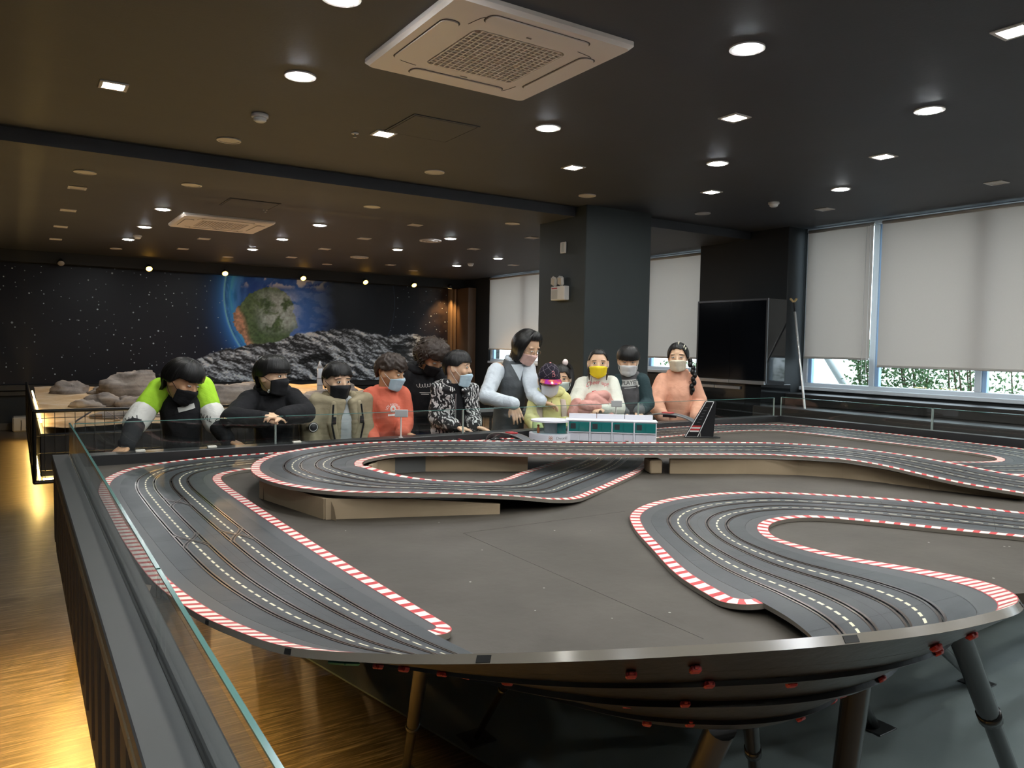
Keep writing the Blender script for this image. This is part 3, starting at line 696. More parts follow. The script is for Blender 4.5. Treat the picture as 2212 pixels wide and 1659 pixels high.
glass_run('glass_sheet', [(f(.005), f(.32), 'side glass sheet next to the dark pier'), (f(.322), f(.62), 'side glass sheet under the wide blind'), (f(.622), f(.98), 'side glass sheet beyond the right edge of the picture')], ZR, 1.035, '')
m_clip = mat('clip_white', (.75, .72, .64), .35)
for i, (px, py, lab) in enumerate(((303, 972, 'white glass clip left of the neon-sleeved boy\'s hand'), (458, 963, 'white glass clip between the two leftmost boys'), (641, 952, 'pale glass clip left of the khaki jacket'))):
    p = at(px, py, 4.062); o = MB().bbox((p.x-.022, 4.05, ZR+.0005), (p.x+.022, 4.073, ZR+.012), .002).obj('glass_clip', m_clip)
    tag(o, lab, 'clip', 'glass clips on the back rail')

# ================================================================== TRACK
s = NT('track_asphalt'); uv = s.n('UVMap'); sx = s.n('SeparateXYZ'); s.l(uv.outputs[0], sx.inputs[0]); U_, V_ = sx.outputs[0], sx.outputs[1]
def near(v, w): return s.math('LESS_THAN', s.math('ABSOLUTE', s.math('SUBTRACT', V_, v)), w)
dash = s.math('LESS_THAN', s.math('FRACT', s.math('DIVIDE', U_, .046)), .66)
dl = s.math('MULTIPLY', dash, s.math('MAXIMUM', near(.36, .0062), near(.64, .0062)))
seam = near(.5, .0022)
g = s.geo(); n = s.noise(9, g, 4); n3 = s.noise(260, g, 2)
base = s.mix(n, (.033, .038, .043), (.048, .055, .061)); base = s.mix(s.math('MULTIPLY', seam, .8), base, (.012, .012, .013)); base = s.mix(dl, base, (.80, .74, .54))
s.set(color=base, rough=s.math('MULTIPLY_ADD', n, .2, .33), spec=.45); s.bump(n3, .12, .001); m_asph = s.m
s = NT('kerb_paint'); uv = s.n('UVMap'); sx = s.n('SeparateXYZ'); s.l(uv.outputs[0], sx.inputs[0]); U_, V_ = sx.outputs[0], sx.outputs[1]
st = s.math('LESS_THAN', s.math('FRACT', s.math('ADD', s.math('DIVIDE', U_, .046), s.math('MULTIPLY', V_, .18))), .42)
ed = s.math('MAXIMUM', s.math('LESS_THAN', V_, .05), s.math('GREATER_THAN', V_, .95))
s.set(color=s.mix(s.math('MAXIMUM', st, ed), (.80, .77, .68), (.55, .035, .040)), rough=.4, spec=.45); m_kerb = s.m
m_bord = mat('track_border', (.062, .066, .070), .42, nscale=8, namp=.12)
m_under = mat('track_underside', (.010, .010, .011), .32, nscale=20, namp=.3, bump=.3, bscale=30)
m_edge = mat('track_edge', (.20, .18, .15), .22)
m_gr = mat('guide_rail_steel', (.16, .13, .115), .28, metal=.85); m_slot = mat('slot_dark', (.008, .008, .008), .6)
m_clipr = mat('clip_red', (.42, .03, .035), .4); m_clipg = mat('clip_green', (.02, .20, .14), .4)
SL = (.29, .43, .57, .71); TH = .012
trk = thing('slot_car_track', (1.5, 2.4, ZD), 'four-lane slot car racing track with red and white kerbs on the table', 'race track')
class Ribbon:
    def __init__(r, st, step=.02):
        O = crom([q[0] for q in st], 14); I = crom([q[1] for q in st], 14)
        c = (O+I)/2; d = np.r_[0, np.cumsum(np.linalg.norm(np.diff(c, axis=0), axis=1))]
        n = int(d[-1]/step); u = np.linspace(0, d[-1], n+1)
        r.O = np.stack([np.interp(u, d, O[:, k]) for k in range(3)], -1); r.I = np.stack([np.interp(u, d, I[:, k]) for k in range(3)], -1)
        r.u = u; w = r.I-r.O; r.W = np.linalg.norm(w, axis=1)
        t = np.gradient((r.O+r.I)/2, axis=0); nn = np.cross(t, w); nn /= np.linalg.norm(nn, axis=1)[:, None]; nn *= np.sign(nn[:, 2:3]); r.n = nn
        r.uo = np.r_[0, np.cumsum(np.linalg.norm(np.diff(r.O, axis=0), axis=1))]; r.ui = np.r_[0, np.cumsum(np.linalg.norm(np.diff(r.I, axis=0), axis=1))]
    def pt(r, i, v, h=0.0): return r.O[i]+(r.I[i]-r.O[i])*v+r.n[i]*h
def strip(mb, r, i0, i1, prof, mi=0, uvf=None, smooth=False):
    """sweep profile [(v, h)] along the ribbon"""
    for k in range(len(prof)-1):
        P = [[tuple(r.pt(i, *prof[k])), tuple(r.pt(i, *prof[k+1]))] for i in range(i0, i1+1)]
        mb.grid(P, mi, True, [[uvf(i, k), uvf(i, k+1)] for i in range(i0, i1+1)] if uvf else None)
def sections(r, noin=(1e9, 1e9), noout=(1e9, 1e9), clips=(1e9, 1e9), hook=None):
    per = max(2, int(round(.345/(r.u[1]-r.u[0])))); N = len(r.u)-1; i = 0
    while i < N:
        j = min(i+per, N)
        if N-j < per//2: j = N
        um = (r.u[i]+r.u[j])/2; W = float(np.mean(r.W[i:j+1])); e = .0013
        inner = not (noin[0] < um < noin[1]); outer = not (noout[0] < um < noout[1])
        A = MB(); prof = [(.16, 0)]
        for sv in SL:
            a, b = .0065/W, .0022/W
            prof += [(sv-a, 0), (sv-b, 0), (sv-b, -.006), (sv+b, -.006), (sv+b, 0), (sv+a, 0)]
        prof += [(.84, 0)]; UVF = lambda i_, k: (r.u[i_], prof[k][0])
        strip(A, r, i, j, prof, 0, UVF)
        strip(A, r, i, j, [(.84, 0), (.84, -TH)], 2); strip(A, r, i, j, [(.16, -TH), (.16, 0)], 2)
        strip(A, r, i, j, [(.84, -TH), (.74, -TH), (.735, -TH-.006), (.725, -TH-.006), (.72, -TH), (.52, -TH), (.515, -TH-.008), (.485, -TH-.008), (.48, -TH), (.28, -TH), (.275, -TH-.006), (.265, -TH-.006), (.26, -TH), (.16, -TH)], 1)
        for q in (i, j):   # end faces; the hairline joint is sunk
            P = [tuple(r.pt(q, .16, 0)), tuple(r.pt(q, .84, 0)), tuple(r.pt(q, .84, -TH)), tuple(r.pt(q, .16, -TH))]
            A.add(P, [(0, 1, 2, 3) if q == i else (3, 2, 1, 0)], 1)
        so = A.obj('track_section', [m_asph, m_under, m_edge], trk)
        for sv in SL:
            g_ = MB(); a, b = .0065/W, .0020/W
            for (v0, v1) in ((sv-a, sv-b), (sv+b, sv+a)): strip(g_, r, i, j, [(v0, 0), (v0, .0012), (v1, .0012), (v1, 0)], 0)
            g_.obj('guide_rail', m_gr, so)
        t_ = Vector(r.pt(j, .5))-Vector(r.pt(j-1, .5)); t_.normalize()
        J = MB()   # section joint line
        for (v0, v1) in ((.16, .275), (.305, .415), (.445, .555), (.585, .695), (.725, .84)):
            a, b = Vector(r.pt(j, v0, .0004)), Vector(r.pt(j, v1, .0004)); J.add([a-t_*e*.5, b-t_*e*.5, b+t_*e*.5, a+t_*e*.5], [(0, 1, 2, 3)])
        J.obj('joint_line', m_slot, so)
        for side in (0, 1):
            if (side and not inner) or (not side and not outer): continue
            B_ = MB(); f = (lambda v: 1-v) if side else (lambda v: v); uu = r.ui if side else r.uo
            order = (lambda L: L[::-1]) if not side else (lambda L: L)
            strip(B_, r, i, j, order([(f(.1585), 0), (f(.078), 0)]), 0)
            strip(B_, r, i, j, order([(f(.078), .0006), (f(0), .0006)]), 1, (lambda i_, k: (uu[i_], (k if side else 1-k))))
            strip(B_, r, i, j, order([(f(0), .0006), (f(0), -TH)]), 2); strip(B_, r, i, j, order([(f(0), -TH), (f(.1585), -TH)]), 3)
            B_.obj('kerb_border', [m_bord, m_kerb, m_edge, m_under], so)
            m = (i+j)//2                                   # dark slot in the outer edge
            if clips[0] < um < clips[1] and not side:
                a, n_, t2 = Vector(r.pt(m, 0, -.006)), Vector(r.n[m]), (Vector(r.pt(m+1, 0))-Vector(r.pt(m, 0))).normalized(); w_ = (Vector(r.O[m])-Vector(r.I[m])).normalized()
                c_ = MB(); R = Matrix((t2, w_, n_)).transposed(); c_.box((-.010, -.004, -.0045), (.010, .0008, .0045), 0, R, a); c_.obj('edge_slot', m_slot, so)
        if clips[0] < um < clips[1]:
            for (q, v, mt) in ((i+1, .10, m_clipr), (i+2, .26, m_clipr), (j-2, .13, m_clipr), (i+1, .48, m_clipr), (j-3, .52, m_clipr), (i+2, .74, m_clipr), (j-2, .80, m_clipr), (i+7, .30, m_clipr), (j-4, .06, m_clipg)):
                if mt is m_clipg and random.random() < .6: continue
                q = min(q, N-1); t2 = (Vector(r.pt(q+1, v))-Vector(r.pt(q, v))).normalized(); n_ = Vector(r.n[q]); w_ = n_.cross(t2).normalized()
                R = Matrix((t2, w_, n_)).transposed(); c_ = MB()
                if mt is m_clipr: c_.bbox((-.007, -.006, -.008), (.007, .006, 0), .002, 0, R, r.pt(q, v, -TH)).bbox((-.003, -.009, -.005), (.003, .009, -.001), .001, 0, R, r.pt(q, v, -TH))
                else: c_.bbox((-.022, -.015, -.006), (.022, .015, 0), .005, 0, R, r.pt(q, v, -TH))
                c_.obj('track_clip', mt, so)
        if hook: hook(so, i, j)
        i = j
ZS = ZD+TH+.001
def z3(p): return (p[0], p[1], p[2] if len(p) > 2 else ZS)
ST1 = [((2.7, 4.0), (2.66, 3.52)), ((2.3, 4.0), (2.24, 3.51)), ((1.9, 4.0), (1.82, 3.50)), ((1.5, 4.02), (1.42, 3.53)), ((1.06, 4.02), (1.02, 3.535)), ((.74, 3.99), (.86, 3.53)), ((.46, 3.85), (.765, 3.46)), ((.318, 3.62), (.72, 3.36)), ((.258, 3.34), (.706, 3.2)), ((.246, 3.03), (.706, 2.97)),
       ((.247, 2.6), (.711, 2.6)), ((.258, 2.15), (.72, 2.15)), ((.272, 1.9, .850), (.728, 1.87)), ((.298, 1.63, .872), (.737, 1.61)), ((.32, 1.41, .905), (.745, 1.42, .843)), ((.347, 1.166, .952), (.752, 1.26, .843)),
       ((.404, .967, 1.0), (.768, 1.12, .838)), ((.465, .816, 1.04), (.80, 1.00, .828)), ((.576, .68, 1.07), (.855, .905, .812)), ((.77, .567, 1.082), (.935, .845, .798)), ((.95, .505, 1.084), (1.02, .82, .790)), ((1.12, .495, 1.075), (1.105, .828, .790)),
       ((1.26, .525, 1.055), (1.185, .862, .812)), ((1.39, .59, 1.03), (1.25, .92, .836)), ((1.57, .72, .985), (1.297, 1.02, .845)), ((1.74, .92, .93), (1.345, 1.16, .845)), ((1.87, 1.22, .873), (1.42, 1.38)), ((1.945, 1.45, .85), (1.54, 1.60)),
       ((2.00, 1.545), (1.675, 1.83)), ((2.07, 1.61), (1.81, 1.99)), ((2.16, 1.65), (2.0, 2.09)), ((2.27, 1.65), (2.25, 2.12)), ((2.36, 1.60), (2.55, 2.04)), ((2.45, 1.48), (2.82, 1.80)), ((2.56, 1.30), (2.98, 1.583)), ((2.685, 1.11), (3.11, 1.29)), ((2.76, .98), (3.19, 1.16))]
ST1 = [(z3(a), z3(b)) for a, b in ST1]
R1 = Ribbon(ST1)
mid = (R1.O+R1.I)/2
uA = float(R1.u[np.argmin(np.abs(R1.I[:, 1]-1.27)+np.abs(R1.I[:, 0]-.75)*2)]); uC = float(R1.u[np.argmin(np.linalg.norm(R1.I[:, :2]-np.array((1.345, 1.16)), axis=1))])
sections(R1, noin=(uA, uC), clips=(uA-.7, uC+.5))
def kerb_end(r, u, sgn, name='kerb_end'):
    """rounded end of the inner border"""
    per = max(2, int(round(.345/(r.u[1]-r.u[0])))); q = int(round(np.argmin(np.abs(r.u-u))/per)*per)
    # find the section boundary actually used
    best = None; N = len(r.u)-1; i = 0
    while i < N:
        j = min(i+per, N); j = N if N-j < per//2 else j; um = (r.u[i]+r.u[j])/2
        if sgn > 0 and um <= u: best = j
        if sgn < 0 and um >= u and best is None: best = i
        i = j
    q = best; c = Vector(r.pt(q, .84)); d = Vector(r.pt(q, 1.0))-c; R_ = d.length; d.normalize(); n_ = Vector(r.n[q]); t_ = (Vector(r.pt(min(q+1, N), .9))-Vector(r.pt(max(q-1, 0), .9))).normalized()*sgn
    K = 12; B_ = MB(); arc = lambda rad, h: [c+(d*cos(pi/2*k/K)+t_*sin(pi/2*k/K)*1.0)*rad+n_*h for k in range(K+1)]
    in_, out = R_*(1-.078/.16), R_
    a0, a1, a2, a3 = arc(in_, 0), arc(in_, .0006), arc(out, .0006), arc(out, -TH)
    for k in range(K):
        B_.add([c, a0[k], a0[k+1]], [(0, 1, 2)], 0)
    B_.grid([[a2[k], a1[k]] for k in range(K+1)], 1, False, [[(r.ui[q]+sgn*R_*pi/2*k/K, 1), (r.ui[q]+sgn*R_*pi/2*k/K, 0)] for k in range(K+1)])
    B_.grid([[a3[k], a2[k]] for k in range(K+1)], 2, False)
    B_.obj(name, [m_bord, m_kerb, m_edge], trk)
kerb_end(R1, uA, 1); kerb_end(R1, uC, -1)
# lane-change crossings on the aisle straight
def crossing(r, Y, pair):
    q = int(np.argmin(np.abs(mid[:, 1]-Y)+100*(np.abs(mid[:, 0]-.5) > .2))); n = 9
    for sg in (0, 1):
        v0, v1 = (SL[pair], SL[pair+1]) if sg else (SL[pair+1], SL[pair])
        for off, w_, mt, h in ((-.0047, .0018, m_gr, .0016), (.0047, .0018, m_gr, .0016), (0, .0022, m_slot, .0012)):
            X_ = MB(); P = []
            for k in range(n+1):
                t = k/n; e_ = t*t*(3-2*t); v = v0+(v1-v0)*e_; i = q+k-n//2
                P.append([tuple(r.pt(i, v+(off-w_)/.45, h)), tuple(r.pt(i, v+(off+w_)/.45, h))])
            X_.grid(P, 0, False); X_.obj('lane_change_rail' if mt is m_gr else 'lane_change_slot', mt, trk)
crossing(R1, 2.36, 0); crossing(R1, 2.36, 2); crossing(R1, 2.95, 1)
# ---- raised loop and far side
ZB = .925
def pz(x, y, z): return (x, y, z)
ST2 = [((3.3, 4.03), (3.18, 3.56)), ((3.9, 4.03), (3.6, 3.60)), ((4.45, 4.02), (4.03, 3.64)), ((4.8, 3.93), (4.38, 3.62)), ((5.05, 3.72), (4.57, 3.53)), ((5.18, 3.45), (4.645, 3.33)), ((5.215, 3.18), (4.66, 3.13)), ((5.215, 2.8), (4.665, 2.8)), ((5.20, 2.5), (4.67, 2.5)), ((5.19, 2.2), (4.665, 2.25)), ((5.08, 1.85), (4.61, 2.09)), ((4.85, 1.62), (4.51, 2.02)), ((4.55, 1.53), (4.40, 2.01)), ((4.2, 1.62), (4.25, 2.07)), ((3.9, 1.8), (4.05, 2.22))]
R2 = Ribbon([(z3(a), z3(b)) for a, b in ST2]); sections(R2)
def loopz(L): return [(z3(a), z3(b)) for a, b in L]
# far strand (outer = far side), left loop, near strand going down and under the bridge
ST3 = [((3.86, 1.46, .866), (3.385, 1.40, .866)), ((3.80, 1.68, .880), (3.31, 1.60, .880)), ((3.76, 1.90, .900), (3.26, 1.76, .900)), ((3.71, 2.12, .915), (3.235, 1.93, .918)), ((3.61, 2.36, ZB), (3.20, 2.08, ZB)), ((3.47, 2.60, ZB), (3.11, 2.22, ZB)), ((3.25, 2.76, ZB), (2.98, 2.36, ZB)), ((2.95, 2.90, ZB), (2.75, 2.48, ZB)),
       ((2.58, 3.07, ZB), (2.40, 2.65, ZB)), ((2.20, 3.32, ZB), (2.02, 2.86, ZB)), ((1.90, 3.49, ZB), (1.76, 3.04, ZB)), ((1.62, 3.585, ZB), (1.56, 3.13, ZB)), ((1.38, 3.60, ZB), (1.42, 3.15, ZB)), ((1.16, 3.54, ZB), (1.31, 3.10, ZB)), ((.97, 3.42, ZB), (1.245, 3.05, ZB)), ((.84, 3.25, ZB), (1.205, 2.985, ZB)), ((.765, 3.05, ZB), (1.185, 2.92, ZB)), ((.745, 2.87, ZB), (1.18, 2.86, .932)), ((.765, 2.70, ZB), (1.19, 2.80, .930)),
       ((.82, 2.56, ZB), (1.225, 2.745, .920)), ((.92, 2.43, ZB), (1.29, 2.70, .905)), ((1.12, 2.33, .920), (1.383, 2.67, .89)), ((1.34, 2.265, .905), (1.50, 2.645, .876)), ((1.50, 2.235, .888), (1.60, 2.655, .866)), ((1.64, 2.225, .866), (1.69, 2.695, .858)), ((1.78, 2.255, .850), (1.79, 2.77, .850)), ((1.96, 2.36, ZS), (1.93, 2.885, ZS)), ((2.17, 2.475, ZS), (2.13, 3.00, ZS)), ((2.5, 2.68, ZS), (2.41, 3.17, ZS)), ((2.85, 2.98, ZS), (2.66, 3.40, ZS)), ((3.05, 3.25, ZS), (2.75, 3.5, ZS))]
# widths measured from the photograph: shift inner edge so the lanes keep a constant width
ST3b = []
for a, b in ST3:
    A_, B_2 = np.array(a, float), np.array(b, float); d = B_2-A_; L = np.linalg.norm(d); ST3b.append((A_, A_+d/L*max(L, .43) if L < .43 else B_2))
R3 = Ribbon(ST3b); sections(R3)
# ---- cardboard supports
s = NT('cardboard'); g = s.obj(); n = s.noise(6, g, 4); s.set(color=s.mix(n, (.34, .255, .165), (.44, .345, .235)), rough=.8, spec=.2); s.bump(s.noise(1, s.mapv(g, (30, 30, 300)), 2), .15, .002); m_card = s.m
m_tape = mat('tape_tan', (.36, .28, .19), .35); m_grey = mat('painted_card_grey', (.13, .13, .125), .7)
def support(pts, h0, label, mats=None, name='cardboard_support'):
    t = thing(name, (pts[0][0], pts[0][1], ZD), label, 'support', 'cardboard track supports')
    for k in range(len(pts)-1):
        a, b_ = Vector(pts[k][:2]), Vector(pts[k+1][:2]); d = (b_-a).normalized(); n_ = Vector((-d.y, d.x))*.008
        za, zb = pts[k][2], pts[k+1][2]; P = [(a+n_), (b_+n_), (b_-n_), (a-n_)]; Z = [za, zb, zb, za]
        vs = [(p.x, p.y, ZD) for p in P]+[(p.x, p.y, z) for p, z in zip(P, Z)]
        MB().add(vs, [(0, 1, 2, 3), (7, 6, 5, 4), (0, 4, 5, 1), (1, 5, 6, 2), (2, 6, 7, 3), (3, 7, 4, 0)]).obj('board', (mats or [m_card])[k % len(mats or [m_card])], t)
        # torn tape patch over the joint
        if k:
            q = a-n_*1.15; z = za; L_ = [(q-d*.05, .01), (q-d*.035, .6), (q-d*.012, .95), (q+d*.02, .93), (q+d*.045, .7), (q+d*.03, .35), (q+d*.05, .02)]
            sg = -1 if (Vector((0, 0))-q).dot(-n_) > 0 else 1
            MB().add([(p.x-n_.x*.2, p.y-n_.y*.2, ZD+(z-ZD)*f_) for p, f_ in L_], [tuple(range(len(L_)))]).obj('tape', m_tape, t)
    return t
H1 = ZB-TH-.012
support([(1.43, 2.262, .866), (1.14, 2.372, .893), (.868, 2.475, H1), (.775, 2.93, H1), (.88, 3.2, H1), (1.05, 3.40, H1)], 0, 'tan cardboard support wrapped around the raised left bend')
support([(2.02, 2.975, H1), (1.80, 3.09, H1), (1.60, 3.19, H1), (1.45, 3.21, H1), (1.34, 3.16, H1), (1.27, 3.06, H1)], 0, 'tan and grey cardboard support inside the raised loop', [m_card, m_card, m_grey])
support([(2.02, 2.965, H1), (2.07, 3.06, H1)], 0, 'small torn cardboard end piece at the bridge opening')
support([(3.455, 1.44, .845), (3.395, 1.58, .850), (3.34, 1.76, .872), (3.31, 1.95, .89), (3.25, 2.12, H1), (3.13, 2.28, H1), (2.93, 2.42, H1), (2.60, 2.60, H1)], 0, 'long cardboard support under the far straight on the right', [m_card])
MB().bbox((-.03, -.05, ZD), (.03, .05, H1-.002), .006, 0, Matrix.Rotation(radians(-26), 3, 'Z'), (2.55, 2.66, 0)).obj('cardboard_block', m_card)
tag(COL.objects['cardboard_block'], 'taped cardboard end block at the right of the bridge opening', 'support')
# ---- legs under the banked front bend
m_pipe = mat('black_pipe', (.010, .010, .010), .22)
LEG = [((.66, 1.32, .80), (1.04, 2.2), .016, 'thin bent black pipe leg under the left of the banked bend'), ((.95, 1.35, .795), (1.37, 2.30), .013, 'thin black pipe leg standing back in the shadow under the table'), ((.93, .80, .83), (1.22, 1.32), .024, 'thick black pipe leg at the middle of the banked bend'), ((1.25, 1.02, .80), (1.75, 1.35), .018, 'slanted black pipe leg right of the middle leg'),
       ((1.27, .78, .87), (1.62, 1.06), .025, 'thick shiny black pipe leg right of centre'), ((1.60, 1.12, .815), (2.701, 1.588), .02, 'black pipe leg with foot plate behind the bend'), ((1.66, .84, .925), (2.42, .92), .025, 'long slanted black pipe leg at the right of the bend'), ((1.86, 1.16, .85), (3.441, 1.576), .02, 'far right black pipe leg with shiny foot plate')]
for (a, b_, rad, lab) in LEG:
    a = Vector(a); b2 = Vector((b_[0], b_[1], .012)); t = thing('pipe_leg', (b_[0], b_[1], 0), lab, 'support leg', 'black pipe legs under the banked bend'); m_ = a.lerp(b2, .42)
    MB().tube([a, m_], rad, 14).obj('upper_tube', m_pipe, t); MB().tube([m_, b2], rad*.82, 14).obj('lower_tube', m_pipe, t)
    dd = (b2-a).normalized(); MB().lathe(m_-dd*.02, dd, [(0, rad*1.12), (.03, rad*1.12)], 16).obj('collar', m_pipe, t)
    MB().bbox((b2.x-.055, b2.y-.055, .0085), (b2.x+.055, b2.y+.055, .014), .002).obj('foot_plate', mat('foot_steel', (.10, .11, .115), .3, .6), t)
# ================================================================== THINGS ON AND AROUND THE TABLE
def atX(px, py, X):
    d = FW + RT*((px-IW/2)/FPX) - UP*((py-IH/2)/FPX)
    return CAMP + d*(X/d.x)
def text_mesh(txt, size, depth=.0006, name='lettering', shear=0.0, font_space=1.0):
    cu = bpy.data.curves.new('t', 'FONT'); cu.body = txt; cu.size = size; cu.extrude = depth; cu.align_x = 'CENTER'; cu.align_y = 'CENTER'; cu.shear = shear; cu.space_character = font_space; cu.resolution_u = 3
    o = bpy.data.objects.new('t', cu); COL.objects.link(o); dg = bpy.context.evaluated_depsgraph_get()
    me = bpy.data.meshes.new_from_object(o.evaluated_get(dg)); me.name = name; bpy.data.objects.remove(o); bpy.data.curves.remove(cu)
    return me
def place(me, O, X, Y, fn=None):
    X, Y = Vector(X).normalized(), Vector(Y).normalized(); N = X.cross(Y)
    for v in me.vertices:
        c = v.co.copy(); v.co = Vector(O)+X*c.x+Y*c.y+N*c.z if fn is None else fn(c)
    me.update()
def lettering(txt, size, O, X, Y, m, parent, **k):
    me = text_mesh(txt, size, **k); place(me, O, X, Y); me.materials.append(m); return link('lettering', me, parent)
# ---- model pit building
m_wm = mat('model_white', (.74, .74, .80), .45); m_teal = mat('model_teal_window', (.012, .17, .165), .18, coat=.3); m_dk = mat('model_dark', (.03, .04, .045), .4)
C1 = Vector((3.335, 3.455, ZD)); e = Vector((-.767, .642, 0)).normalized(); nb = Vector((e.y, -e.x, 0)); nb = nb if nb.y > 0 else -nb
RB_ = Matrix((e, nb, Vector((0, 0, 1)))).transposed()
pb = thing('model_building', C1, 'white model pit building with teal windows on the race table', 'model building')
MB().bbox((0, 0, 0), (.555, .115, .128), .002, 0, RB_, C1).obj('body', m_wm, pb)
MB().bbox((-.004, -.006, .128), (.57, .12, .137), .002, 0, RB_, C1).obj('roof', mat('model_roof', (.80, .80, .84), .45), pb)
for k in range(3): MB().bbox((.02+.178*k, .085, .137), (.195+.178*k, .10, .168), .001, 0, RB_, C1).obj('parapet_panel', m_wm, pb)
for k in range(4):
    s0 = .006+.1375*k; w_ = MB().bbox((s0, -.005, .062), (s0+.128, -.0005, .124), .001, 0, RB_, C1).obj('window_band', m_teal, pb)
    for q in range(2): MB().bbox((s0+.004+.064*q, -.0075, .066), (s0+.060+.064*q, -.0055, .120), .001, 0, RB_, C1).obj('pane', m_teal, w_)
    MB().bbox((s0+.085, -.0085, .08), (s0+.118, -.0078, .114), .0005, 0, RB_, C1).obj('dark_opening', m_dk, w_)
    MB().bbox((s0, -.010, .057), (s0+.128, -.0005, .062), .001, 0, RB_, C1).obj('sill', m_wm, w_)
    for q in range(2): MB().bbox((s0+.005+.064*q, -.004, .004), (s0+.059+.064*q, -.0008, .052), .001, 0, RB_, C1).obj('garage_door', mat('model_door', (.66, .66, .73), .5), pb)
    MB().bbox((s0+.129, -.009, 0), (s0+.1365, 0, .128), .001, 0, RB_, C1).obj('pillar', m_wm, pb)
PC = C1+e*.665+nb*.045
def half(r, z0, z1, m, name, a0=0, a1=360, parent=None):
    return MB().disc((PC.x, PC.y), r, ZD+z0, ZD+z1, 48).obj(name, m, parent or pb)
half(.138, 0, .045, m_wm, 'rotunda_base'); half(.128, .118, .128, m_wm, 'rotunda_roof')
P = []
for k in range(33):
    a = pi*2*k/32; P.append([(PC.x+.118*cos(a), PC.y+.118*sin(a), ZD+z) for z in (.045, .118)])
MB().grid([[r[0], r[1]] for r in P]).obj('rotunda_glazing', glassmat('model_glazing', (.75, .85, .85), 1.2), pb)
rc = PC-Vector((0, 0, 0)); MB().bbox((-.045, -.02, .045), (.04, .05, .118), .002, 0, RB_, PC).obj('rotunda_core', mat('model_grey', (.5, .5, .52), .5), pb)
MB().bbox((-.10, -.055, .047), (-.045, -.05, .116), .001, 0, RB_, PC).obj('rotunda_screen', m_teal, pb)
fg = MB(); q = PC-e*-.075-nb*.05
fg.limb(q+Vector((0, 0, .05)), q+Vector((0, 0, .075)), .008, .010).ell(q+Vector((0, 0, .092)), ((.008, 0, 0), (0, .008, 0), (0, 0, .009))); fg.obj('figurine', mat('figurine_orange', (.62, .16, .06), .5), pb)
# lettering wraps round the base front
def wrap_text(txt, size, ang, z, m, r=.1386):
    me = text_mesh(txt, size)
    for v in me.vertices:
        a = ang+v.co.x/r; v.co = Vector((PC.x+(r+v.co.z)*cos(a), PC.y+(r+v.co.z)*sin(a), ZD+z+v.co.y))
    me.update(); me.materials.append(m); link('lettering', me, pb)
va = atan2(-PC.y, -PC.x); va += .25
wrap_text('Dworld', .026, va+.30, .0235, mat('letter_grey', (.35, .35, .37), .5))
lg = MB()
for k, (dx, dz) in enumerate(((-.009, .006), (-.009, -.006), (.003, .006), (.003, -.006))):
    pts = []
    for j in range(13):
        a = 2*pi*j/12; aa = va-.22+(dx+.0055*cos(a))/.14; pts.append((PC.x+.1392*cos(aa), PC.y+.1392*sin(aa), ZD+.0225+dz+.0055*sin(a)))
    lg.tube(pts, .0012, 5)
lg.obj('emblem', mat('emblem_orange', (.62, .25, .12), .4), pb)
# ---- arch gantry over the far straight
def arch(p0, p1, top, wd, label, z0=ZD):
    p0, p1 = Vector(p0), Vector(p1); d = (p1-p0); L = d.length; d.normalize(); sd = Vector((-d.y, d.x, 0)); t = thing('arch_gantry', ((p0.x+p1.x)/2, (p0.y+p1.y)/2, z0), label, 'gantry', 'arch gantries over the track')
    N = 20; row = lambda k, off, th: p0+d*(L*(.5-.5*cos(pi*k/N)))+Vector((0, 0, z0+(top-z0)*sin(pi*k/N)**.8-th))+sd*off
    b = MB()
    for off0, off1, th0, th1 in ((-wd, wd, 0, 0), (wd, -wd, .006, .006)): b.grid([[row(k, off0, th0), row(k, off1, th1)] for k in range(N+1)])
    b.grid([[row(k, -wd, .006), row(k, -wd, 0)] for k in range(N+1)]).grid([[row(k, wd, 0), row(k, wd, .006)] for k in range(N+1)])
    b.obj('arch_band', mat('arch_grey', (.10, .11, .12), .4), t)
    ee = MB()
    for off in (-wd, wd): ee.tube([row(k, off, -.001) for k in range(N+1)], .0025, 6)
    ee.obj('rim', mat('arch_rim', (.30, .28, .25), .4), t)
    c = row(N//2, 0, 0); MB().bbox((-.035, -wd*.8, .0), (.035, wd*.8, .008), .002, 0, Matrix((d, sd, Vector((0, 0, 1)))).transposed(), c+Vector((0, 0, .001))).obj('sign_panel', m_clipr, t)
    MB().bbox((-.05, -wd*.9, -.03), (.05, -wd*.7, -.008), .002, 0, Matrix((d, sd, Vector((0, 0, 1)))).transposed(), c).obj('lap_display', mat('display_dark_red', (.05, .008, .008), .25), t)
    return t
arch((3.86, 3.56, 0), (3.66, 4.05-.03, 0), .975, .04, 'grey arch gantry over the far straight beside the model building')
arch((2.44, 3.50, 0), (2.46, 4.01, 0), .905, .03, 'small dark arch gantry left of the model building')
